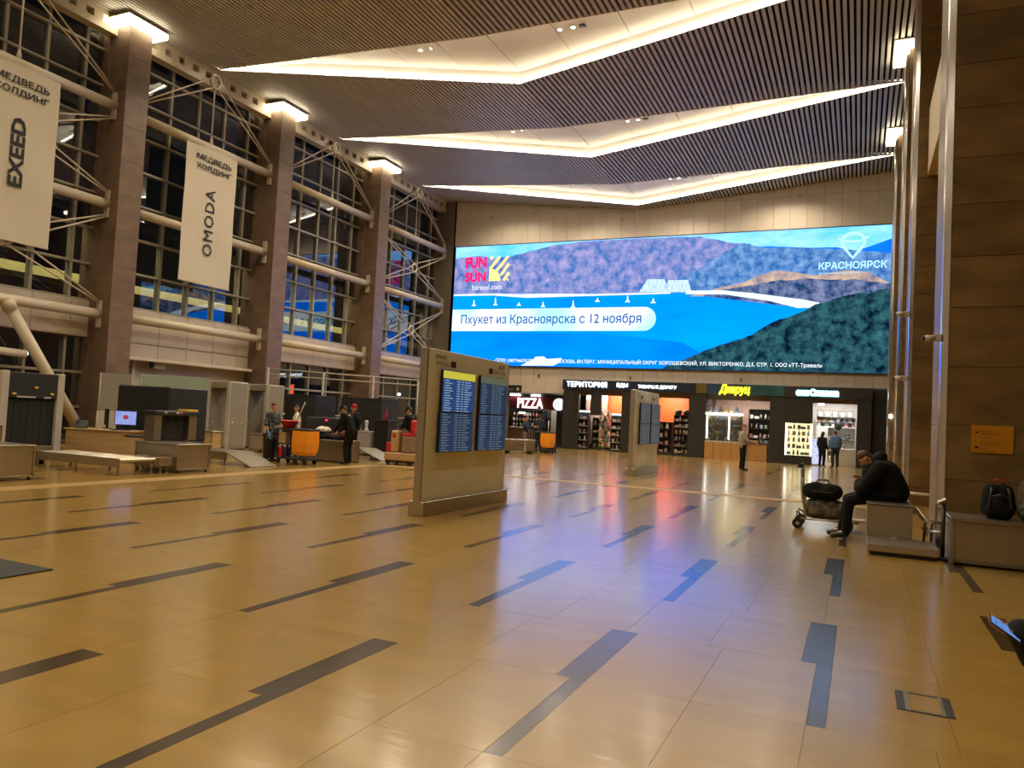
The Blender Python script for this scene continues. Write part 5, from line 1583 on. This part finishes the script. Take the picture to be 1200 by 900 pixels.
# ---- shop 2: food counter with yellow script sign
s = thing('food_shop', 'food counter shop with blue fascia and glowing yellow script sign', 'shop', (0, YF, 0))
M['bluefascia'] = mat('blue_mural_fascia', (.010, .035, .085), .35, var=.6, scale=.8)
M['tealfascia'] = mat('teal_mural_fascia', (.015, .075, .085), .35, var=.5, scale=1.2)
MB().rbox(-7.08, -5.2, -.05, .35, 3.25, 3.78, .01).build('fascia', M['bluefascia'], s)
MB().rbox(-5.2, -3.35, -.05, .35, 3.25, 3.78, .01).build('fascia', M['tealfascia'], s)
MB().rbox(-4.0, -3.25, 0, .5, 0, 3.25, .01).build('front_pier', M['shopblack'], s)
MB().box(-7.1, -3.3, 3.0, 3.1, 0, 3.4).build('back_wall', M['pinkwall'], s)
MB().box(-3.6, -3.5, .4, 3.0, 0, 3.4).build('side_wall', M['shopblack'], s)
MB().box(-7.1, -3.3, .4, 3.0, 3.4, 3.5).build('shop_ceiling', M['greywhite'], s)
text('lettering', 'Диаруц', M['yellowglow'], s, (-6.45, -.10, 3.20), EX, EZ, 1.5, .55, bold=.04, shear=.25, thick=.04)
lamp(-5.3, YF+1.2, 3.35, SHOP_W*1.4, 2.5, .6)
t = thing('round_ceiling_lamp', 'flat round white lamp hanging inside the food counter shop', 'lamp', (-5.15, YF+1.0, 3.02))
MB().lathe([(.34, 0), (.36, .04), (.34, .08)], seg=20).build('lamp_disc', M['lamp'], t)
MB().cyl((0,0,.08), (0,0,.36), .012, seg=6).build('cord', M['black'], t)
t = thing('glass_counter', 'wooden counter with a brightly lit glass display case on top', 'counter', (-6.2, YF-.05, 0))
for k in range(4): MB().rbox(-.88+.44*k+.004, -.88+.44*(k+1)-.004, 0, .6, 0, .84, .006).build('wood_panel', M['wood2'], t)
MB().rbox(-.88, .88, 0, .6, .84, .90, .006).build('counter_top', M['greywhite'], t)
for x in (-.88, .85): MB().box(x, x+.03, .02, .58, .9, 2.25).build('case_post', M['steel'], t)
MB().quad((-.88, .02, .9), (.88, .02, .9), (.88, .02, 2.2), (-.88, .02, 2.2)).build('glass_front', M['clear'], t)
MB().rbox(-.88, .88, .0, .6, 2.2, 2.32, .01).build('case_header', emit('case_header', (1, .98, .88), 2.6), t)
for x in (-.80, .28): MB().cyl((x, .1, 1.0), (x, .1, 2.15), .035, seg=8).build('light_tube', emit('case_tube', (1, 1, .92), 4), t)
for z in (1.25, 1.6, 1.95): MB().rbox(-.85, .85, .2, .58, z, z+.015, .003).build('shelf_board', M['clear'], t)
MB().box(-.88, .88, .58, .6, .9, 2.2).build('back_panel', M['fabric_khaki'], t)
for q, z in enumerate((.90, 1.265, 1.615, 1.965)):
    for k in range(8): good(-6.95+.21*k, YF+.35, z, random.choice((0, 1, 3)), 'the lit glass counter', 'food in the lit glass counter', k, ('lowest', 'second', 'third', 'top')[q])
for k in range(6): good(-6.9+.26*k, YF+.3, 2.33, 2, 'the top of the lit glass case', 'figurines on the glass case', k)
t = thing('side_counter', 'small wooden counter beside the black pier of the food shop', 'counter', (-4.55, YF+.3, 0))
MB().rbox(-.45, .45, 0, .5, 0, .84, .01).build('counter_body', M['wood2'], t)
MB().rbox(-.48, .48, -.03, .53, .84, .89, .006).build('counter_top', M['shopblack'], t)
for k in range(4): good(-4.9+.24*k, YF+.5, .891, random.choice((0, 3)), 'the side counter of the food shop', 'items on the side counter', k)
shelf_unit(-5.2, -3.75, 41.0, 41.4, 5, 2.6, 'dark wall rack behind the food counter', 'rack behind the food counter', kinds=(0, 1, 3), step=.22)

# ---- shop 3: bright end shop
s = thing('gift_shop', 'dark end shop with white glowing sign and brightly lit interior', 'shop', (0, YF, 0))
MB().rbox(-3.35, .55, -.05, .35, 3.22, 3.76, .01).build('fascia', M['shopblack'], s)
MB().rbox(-3.25, -2.05, 0, .25, 1.98, 3.22, .01).build('upper_panel', M['shopblack'], s)
MB().rbox(-3.25, -2.05, 0, .25, 0, .42, .01).build('lower_panel', M['shopblack'], s)
MB().rbox(-.10, .52, 0, 1.0, 0, 3.22, .01).build('front_pier', M['shopblack'], s)
MB().box(-3.3, .5, 2.6, 2.7, 0, 3.4).build('back_wall', M['greywhite'], s)
MB().box(-3.3, .5, .4, 2.6, 3.35, 3.45).build('shop_ceiling', M['greywhite'], s)
MB().box(-3.35, -3.25, .3, 2.6, 0, 3.4).build('side_wall', M['greywhite'], s)
MB().box(.4, .5, .3, 2.6, 0, 3.4).build('side_wall', M['greywhite'], s)
text('lettering', 'экоОлавка', M['shopglow'], s, (-2.80, -.11, 3.33), EX, EZ, 1.86, .30, bold=.03, thick=.03)
text('lettering_edge', 'экоОлавка', M['cyanglow'], s, (-2.84, -.075, 3.29), EX, EZ, 1.94, .38, bold=.12, thick=.02)
lamp(-1.2, YF+1.0, 3.3, SHOP_W*1.1, 2.2, .9, (.95, .97, 1)); lamp(-2.65, YF+.45, 1.95, SHOP_W*.5, 1.0, .2, (1, .9, .6))
t = thing('round_ceiling_lamp', 'round white lamp under the ceiling of the bright end shop', 'lamp', (-1.70, YF+.8, 2.92))
MB().lathe([(.12, 0), (.14, .04), (.12, .08)], seg=16).build('lamp_disc', M['lamp'], t)
MB().cyl((0,0,.08), (0,0,.42), .012, seg=6).build('cord', M['black'], t)
t = thing('lit_vitrine', 'yellowish lit display vitrine in the black front of the end shop', 'vitrine', (-2.65, YF+.02, .42))
MB().box(-.58, .58, .38, .40, 0, 1.56).build('back_light', emit('vitrine_back', (1, .86, .50), 1.5, color2=(.55,.42,.18), scale=6, stretch=(1,1,4)), t)
for s_ in (-1, 1): MB().rbox(s_*.57-.03, s_*.57+.03, 0, .40, 0, 1.56, .01).build('light_side', emit('vitrine_side', (1, .93, .70), 3.0), t)
for k in range(5): MB().rbox(-.54, .54, .05, .38, .02+.31*k, .035+.31*k, .003).build('shelf_board', M['clear'], t)
MB().quad((-.58, .01, 0), (.58, .01, 0), (.58, .01, 1.56), (-.58, .01, 1.56)).build('glass_front', M['clear'], t)
for k in range(5):
    for j in range(5): good(-3.10+.22*j+random.uniform(-.03,.03), YF+.24, .46+.31*k, random.choice((0, 1, 3)), 'the yellowish lit vitrine', 'products in the yellowish vitrine', j, ('lowest', 'second', 'third', 'fourth', 'top')[k])
t = thing('drinks_cooler', 'tall narrow cooler with bluish light beside the two customers', 'cooler', (-1.78, YF+.05, 0))
MB().rbox(-.26, .26, 0, .5, 0, 1.34, .015).build('cooler_body', M['greywhite'], t)
MB().box(-.22, .22, -.008, 0, .08, 1.28).build('cooler_window', emit('cooler_window', (.30, .32, .62), 1.0, color2=(.75, .80, .95), scale=7, stretch=(1, 1, 2)), t)
shelf_unit(-1.95, -.15, 41.2, 41.6, 2, 2.35, 'white wall shelf with grey bags at the back of the bright end shop', 'end shop back shelf', kinds=(3, 0), step=.3, m='shelfwhite', base=1.9)
shelf_unit(-1.4, -.15, 40.8, 41.18, 3, 1.85, 'white low shelf with soft goods in the bright end shop', 'end shop low shelf', kinds=(2, 3), step=.30, m='shelfwhite')
for k in range(5):
    t = thing('framed_picture', ORD[k] + ' small dark-framed picture along the upper shelf of the end shop', 'picture', (-1.78+.34*k, 41.05, 2.36), 0, 'framed pictures in the end shop')
    MB().rbox(-.14, .14, 0, .03, 0, .34, .008).build('picture_frame', M['steel_dark'], t)
    MB().box(-.10, .10, -.004, 0, .05, .29).build('picture_sheet', M['greywhite'], t)
t = thing('framed_mirror', 'upright dark oval mirror behind the customer in denim', 'mirror', (-.93, 40.6, 0))
MB().lathe([(.02, -.01), (.22, 0), (.02, .01)], seg=18).build('mirror_disc', M['charcoal'], t)
t.location = (-.93, 40.6, 2.0); t.rotation_euler = (PI/2, 0, 0); t.scale = (.8, 1.25, 1)
o = MB().rbox(-.55, .55, 0, .4, 0, .85, .01).build('white_counter', M['greywhite'], None, loc=(-.62, YF+.75, 0)); tag(o, 'plain white counter at the foot of the bright end shop', 'counter')
MB().box(.52, 1.9, YF+.4, YF+.45, 0, 3.7).build('wall_niche_dark_sheet', M['black'], kind='structure')  # flat black sheet: the opening's darkness is put into its colour

# ---- pizza counter
YP = 42.0
s = thing('pizza_counter', 'pizza bar with maroon fascia and white glowing lettering', 'bar', (0, YP, 0))
MB().rbox(-20.2, -16.15, -.06, .2, 2.12, 2.82, .01).build('fascia', M['maroon'], s)
MB().rbox(-20.2, -15.0, -.06, .2, 2.82, 3.0, .01).build('upper_rail', M['charcoal'], s)
text('lettering', 'PIZZA', M['pizzaglow'], s, (-18.78, -.10, 2.16), EX, EZ, 1.65, .60, bold=.012, thick=.03)
MB().cyl((-16.12, -.12, 2.45), (-16.12, -.05, 2.45), .36, seg=24).build('round_sign', emit('round_sign', (.88, .94, 1.0), 1.15), s)
MB().tube([(-16.2+.10*math.cos(k*PI/6), -.13, 2.45+.12*math.sin(k*PI/6)) for k in range(12)], .015, 5, closed=True).build('round_sign_mark', M['fabric_blue'], s)
for x0, x1 in ((-19.6, -18.6), (-17.9, -17.3)): MB().rbox(x0, x1, -.2, -.12, 2.88, 2.96, .01).build('light_bar', M['lamp'], s)
MB().box(-20.2, -15.0, 2.6, 2.7, 0, 3.0).build('back_wall', M['charcoal'], s)
MB().box(-20.3, -20.2, -2.4, 2.6, 0, 3.0).build('side_wall', M['charcoal'], s)
MB().box(-15.02, -14.9, -2.4, 2.6, 0, 3.2).build('side_wall', M['black'], s)
MB().box(-20.2, -15.0, -2.4, 2.6, 3.0, 3.1).build('bar_ceiling', M['charcoal'], s)
MB().rbox(-17.6, -17.3, .3, .5, 0, 2.1, .01).build('front_post', M['charcoal'], s)
MB().rbox(-16.35, -15.1, .2, .4, 0, 2.1, .01).build('dark_screen', M['shopfascia'], s)
MB().rbox(-17.2, -16.4, 1.5, 1.6, 0, 2.1, .01).build('grey_door', M['grey'], s)
MB().rbox(-19.9, -17.75, .3, .9, 0, .95, .01).build('bar_counter', M['pinkwall'], s)
MB().rbox(-19.95, -17.7, .25, .95, .95, 1.0, .008).build('bar_top', M['greywhite'], s)
shelf_unit(-19.9, -17.7, 43.6, 44.0, 4, 2.0, 'back bar shelf with bottles and cups at the pizza counter', 'pizza back bar', kinds=(1, 0), step=.22, base=.7)
t = thing('menu_board', 'small bright menu board under the pizza fascia', 'menu board', (-18.6, YP+.2, 1.86))
MB().rbox(-.22, .22, 0, .05, -.06, .06, .008).build('board', emit('menu_board', (.75, .95, .95), 1.6), t)
lamp(-18.6, YP+.6, 2.9, SHOP_W*.55, 1.5, .4); lamp(-16.6, YP+1.2, 2.9, SHOP_W*.25)
t = thing('direction_sign', 'black overhead direction sign beside the big information stand', 'sign', (-17.95, 39.46, 0))
MB().rbox(-.55, .42, 0, .12, 2.98, 3.40, .008).build('sign_box', M['black'], t)
MB().box(.15, .30, -.006, 0, 3.10, 3.26).build('pictogram', M['greywhite'], t)
MB().box(-.45, -.05, -.006, 0, 3.13, 3.17).build('text_line', M['inkgrey'], t)

# furniture in front of the pizza counter
t = thing('steel_bench', 'long brushed steel bench block in front of the pizza counter', 'bench', (-13.85, 30.6, 0), math.radians(49))
MB().rbox(-1.7, .95, -.3, .3, .10, .36, .01).build('bench_base', M['steel_dark'], t)
MB().rbox(-1.7, .95, -.3, .3, .38, .62, .02).build('bench_top', M['steel'], t)
for x in (-1.6, -.3, .85): MB().rbox(x-.05, x+.05, -.25, .25, 0, .1, .005).build('bench_foot', M['charcoal'], t)
for x in (.45,): MB().box(x-.02, x+.02, -.305, -.295, .1, .62).build('joint_strip', M['greywhite'], t)
cart((-13.62, 32.85, 0), 0, 'far cleaning cart with a yellow bag near the pizza counter')
t = thing('trolley_pole_stand', 'upright steel pole on a small wheeled base beside the far cart', 'stand', (-13.25, 33.6, 0))
MB().rbox(-.22, .22, -.2, .2, .08, .5, .02).build('base_box', M['fabric_navy'], t)
MB().cyl((-.15, 0, .4), (-.15, 0, 1.5), .025, seg=8).build('pole', M['steel'], t)
for x in (-.18, .18):
    for y in (-.18, .18): MB().cyl((x, y-.02, .05), (x, y+.02, .05), .05, seg=10).build('wheel', M['rubber'], t)

# ================================================================== RIGHT SIDE: SCALE, BENCH, TROLLEY, SIGN
t = thing('luggage_scale', 'steel luggage scale: low weighing platform joined to a box seat', 'scale', (.14, 11.35, 0))
MB().rbox(.0, .85, .0, .80, .05, .155, .012).build('platform', M['steel'], t)
MB().rbox(.03, .82, .03, .77, 0, .06, .01).build('platform_base', M['black'], t)
MB().rbox(0, .58, .80, 1.95, .02, .60, .01).build('box_body', M['steel'], t)
MB().rbox(-.01, .59, .79, 1.96, .60, .63, .006).build('box_lid', M['steel_dark'], t)
MB().rbox(.0, .03, .785, .80, .02, .60, .003).build('frame_post', M['steel'], t)
MB().rbox(.55, .58, .785, .80, .02, .60, .003).build('frame_post', M['steel'], t)
MB().cbox((.35, .76, .165), (.08, .03, .02)).build('level_tag', M['fabric_white'], t)
t = thing('guard_rail', 'bent steel tube guard rail between the scale and the stone pillar', 'rail', (0, 0, 0))
MB().tube([(.76, 12.3, .60), (.82, 12.2, .54), (.90, 12.1, .44), (1.05, 12.1, .43), (1.12, 12.3, .43)], .022, 8).build('rail_tube', M['steel'], t)
MB().tube([(.86, 12.22, .0), (.88, 12.2, .40), (.90, 12.12, .44)], .018, 8).build('rail_tube', M['steel_dark'], t)
MB().tube([(.96, 12.25, .0), (.96, 12.2, .38), (.98, 12.12, .43)], .018, 8).build('rail_tube', M['steel_dark'], t)
MB().tube([(.93, 12.3, .29), (.96, 12.14, .30), (1.16, 12.14, .30), (1.30, 12.3, .30)], .022, 8).build('rail_tube', M['trim_steel'], t)
for p in ((1.12, 12.3), (1.30, 12.3)): MB().cyl((p[0], p[1], 0), (p[0], p[1], .44), .022, seg=8).build('rail_post', M['steel'], t)
t = thing('handrail', 'pale low handrail running to the second stone pillar behind the seated man', 'rail', (0, 0, 0))
MB().cyl((.75, 16.4, .53), (1.40, 16.4, .52), .025, seg=8).build('rail_tube', M['fabric_white'], t)
for x in (.86, 1.36): MB().cyl((x, 16.4, 0), (x, 16.4, .52), .02, seg=8).build('rail_post', M['fabric_white'], t)
t = thing('scale_display_pole', 'thin black pole with a small tilted display beside the steel scale', 'pole', (1.05, 11.62, 0))
MB().cyl((0, 0, 0), (0, 0, .74), .026, seg=10).build('pole', M['black'], t)
MB().cyl((0, 0, 0), (0, 0, .03), .09, seg=14).build('pole_foot', M['black'], t)
hd = MB().rbox(-.06, .06, -.03, .03, -.025, .025, .01).build('display_head', M['steel_dark'], t, loc=(-.02, -.01, .765), rot=(.3, -.5, 0))
# long steel counter with bags
t = thing('steel_counter', 'long brushed steel counter under the yellow sign', 'counter', (1.10, 11.25, 0))
MB().rbox(.04, 2.6, .03, .80, .03, .55, .006).build('counter_body', M['steel'], t)
MB().rbox(0, .05, 0, .82, .0, .58, .006).build('frame_post', M['steel'], t)
MB().rbox(0, 2.62, 0, .82, .55, .60, .008).build('counter_top', M['steel'], t)
MB().rbox(.04, 2.6, .015, .035, .03, .08, .004).build('bottom_rail', M['steel_dark'], t)
def backpack(name, label, loc, m, w=.36, h=.48, rz=0, tagm=None):
    t = thing(name, label, 'backpack', loc, rz)
    b = MB()
    for k in (-1, 1): b.cap((k*w*.22, 0, .14), (k*w*.18, .02, h-.14), .125, .115, 12)
    b.cap((-w*.2, -.09, .12), (w*.2, -.09, .12), .09, .09, 10); b.cap((0, -.09, .12), (0, -.08, .24), .10, .08)
    b.rbox(-w*.42, w*.42, -.12, .11, 0, .16, .04)
    place('pack_body', remesh(b, .014, M[m], 'pack_body'), t)
    for k in (-1, 1): MB().tube([(k*.09, -.13, h-.08), (k*.10, -.19, h*.72), (k*.12, -.17, h*.35), (k*.13, -.11, .12)], .018, 6).build('strap', M['black'], t)
    MB().tube([(-.05, 0, h-.03), (-.04, 0, h+.02), (.04, 0, h+.02), (.05, 0, h-.03)], .012, 6).build('grab_handle', M[tagm or 'black'], t)
    MB().tube([(-.12, -.135, .28), (0, -.19, .33), (.12, -.135, .28)], .006, 5).build('zip', M['steel_dark'], t)
    return t
backpack('backpack', 'black backpack with a red tab on the steel counter', (1.66, 11.62, .60), 'fabric_black', tagm='red')
backpack('backpack', 'camouflage backpack beside the black one on the steel counter', (2.06, 11.58, .60), 'camo', w=.38, h=.56)
# luggage trolley
t = thing('luggage_trolley', 'airport luggage trolley loaded with two bags before the seated man', 'trolley', (-.46, 13.75, 0), 0)
MB().tube([(-.37, -.25, .17), (.50, -.25, .17)], .018, 8).tube([(-.37, .25, .17), (.50, .25, .17)], .018, 8).build('side_tube', M['steel'], t)
for x in (-.25, 0, .25, .45): MB().cyl((x, -.25, .17), (x, .25, .17), .012, seg=6).build('deck_rung', M['steel'], t)
for y in (-.24, .24):
    MB().tube([(-.30, y, .17), (-.36, y, .55), (-.40, y, 1.0)], .020, 8).build('upright', M['steel'], t)
    MB().tube([(-.28, y, .17), (-.44, y, .28), (-.42, y, .12)], .020, 8).build('wheel_arm', M['charcoal'], t)
    w = MB().cyl((-.42, y-.025, .085), (-.42, y+.025, .085), .085, seg=16).build('wheel', M['rubber'], t)
    MB().cyl((-.42, y-.03, .085), (-.42, y+.03, .085), .03, seg=10).build('hub', M['steel'], w)
MB().cyl((-.40, -.34, 1.03), (-.40, .34, 1.03), .030, seg=10).build('handle_bar', M['black'], t)
MB().rbox(-.46, -.38, -.05, .05, .98, 1.03, .01).build('brake_lever', M['black'], t)
MB().rbox(-.39, -.36, -.22, .22, .82, .96, .01).build('advert_plate', M['clear'], t)
for y in (-.14, .14):
    w = MB().cyl((.34, y-.03, .08), (.34, y+.03, .08), .08, seg=16).build('wheel', M['rubber'], t)
    MB().cyl((.34, y-.035, .08), (.34, y+.035, .08), .03, seg=10).build('hub', M['steel'], w)
    MB().tube([(.34, y, .08), (.30, y, .17)], .02, 6).build('wheel_arm', M['steel_dark'], t)
MB().rbox(.30, .62, -.12, .12, .17, .21, .01).build('front_bumper', M['greywhite'], t)
MB().cyl((.60, -.12, .20), (.66, .10, .20), .03, seg=8).build('bumper_roll', M['fabric_white'], t)
t = softbag('travel_sack', 'mottled brown travel sack on the luggage trolley under the black bag', (-.48, 13.72, .18), (.50, .42, .34), 'sack', handles=False)
t = softbag('duffel_bag', 'black duffel bag lying on top of the mottled sack on the trolley', (-.52, 13.70, .50), (.52, .36, .27), 'fabric_black')
# yellow notice on the first pillar
t = thing('notice_sign', 'yellow notice plate with two pictograms on the nearest stone pillar', 'sign', (0, 12.57, 0))
MB().rbox(1.455, 1.965, -.008, .0, 1.425, 1.815, .003).build('plate', mat('notice_yellow', (.56, .24, .004), .45), t)
M['noteink'] = mat('notice_ink', (.12, .05, .005), .6)
for z, w, body in ((1.72, .24, 'Багаж свыше 10 кг'), (1.675, .30, 'необходимо сдавать'), (1.635, .18, 'на стойке'), (1.565, .30, 'Luggage over 10 kg'), (1.53, .28, 'must be checked in'), (1.475, .12, 'Камера'), (1.445, .22, 'Left luggage')):
    text('lettering', body, M['noteink'], t, (1.56, -.010, z), EX, EZ, w*.8, .026)
MB().poly([(1.50, -.010, 1.70), (1.54, -.010, 1.70), (1.535, -.010, 1.715), (1.52, -.010, 1.73), (1.505, -.010, 1.715)]).build('pictogram', M['ink'], t)
MB().poly([(1.50, -.010, 1.485), (1.54, -.010, 1.485), (1.54, -.010, 1.515), (1.50, -.010, 1.515)]).build('pictogram', M['ink'], t)
# security cameras and the lit strip sign further along the wall
def cctv(x, y, z, label, s=1.0):
    t = thing('security_camera', label, 'camera', (x, y, z))
    t.scale = (s, s, s)
    MB().rbox(-.03, .06, -.04, .04, -.05, .05, .008).build('bracket', M['greywhite'], t)
    MB().cyl((-.02, 0, 0), (-.16, -.01, -.01), .045, seg=14).build('housing', M['greywhite'], t)
    MB().cyl((-.155, -.01, -.01), (-.19, -.012, -.012), .036, seg=14).build('lens', M['black'], t)
cctv(1.0, 12.6, 3.06, 'white security camera on the bright corner trim of the nearest pillar')
cctv(.95, 20.42, 4.54, 'upper white security camera on the second pillar\'s corner', 1.3)
cctv(.95, 20.42, 2.99, 'lower white security camera on the second pillar\'s corner', 1.3)
t = thing('strip_sign', 'narrow vertical yellow-green lit sign far along the stone wall', 'sign', (1.36, 33.9, 0))
MB().rbox(-.05, .07, -.06, 0, 1.85, 3.25, .01).build('sign_box', emit('strip_sign', (.55, .50, .04), .9), t)
for k in range(6): MB().box(-.03, .05, -.064, -.06, 1.0+.13*k, 1.06+.13*k).build('pictogram', M['greywhite'], t)
t = thing('small_wall_lamp', 'small round white lamp beside the yellow-green strip sign', 'lamp', (1.13, 33.9, 2.37))
MB().ell((0, -.05, 0), (.07, .05, .09)).build('lamp_globe', M['lamp'], t)
MB().rbox(-.03, .03, -.03, .0, -.03, .03, .006).build('lamp_base', M['greywhite'], t)
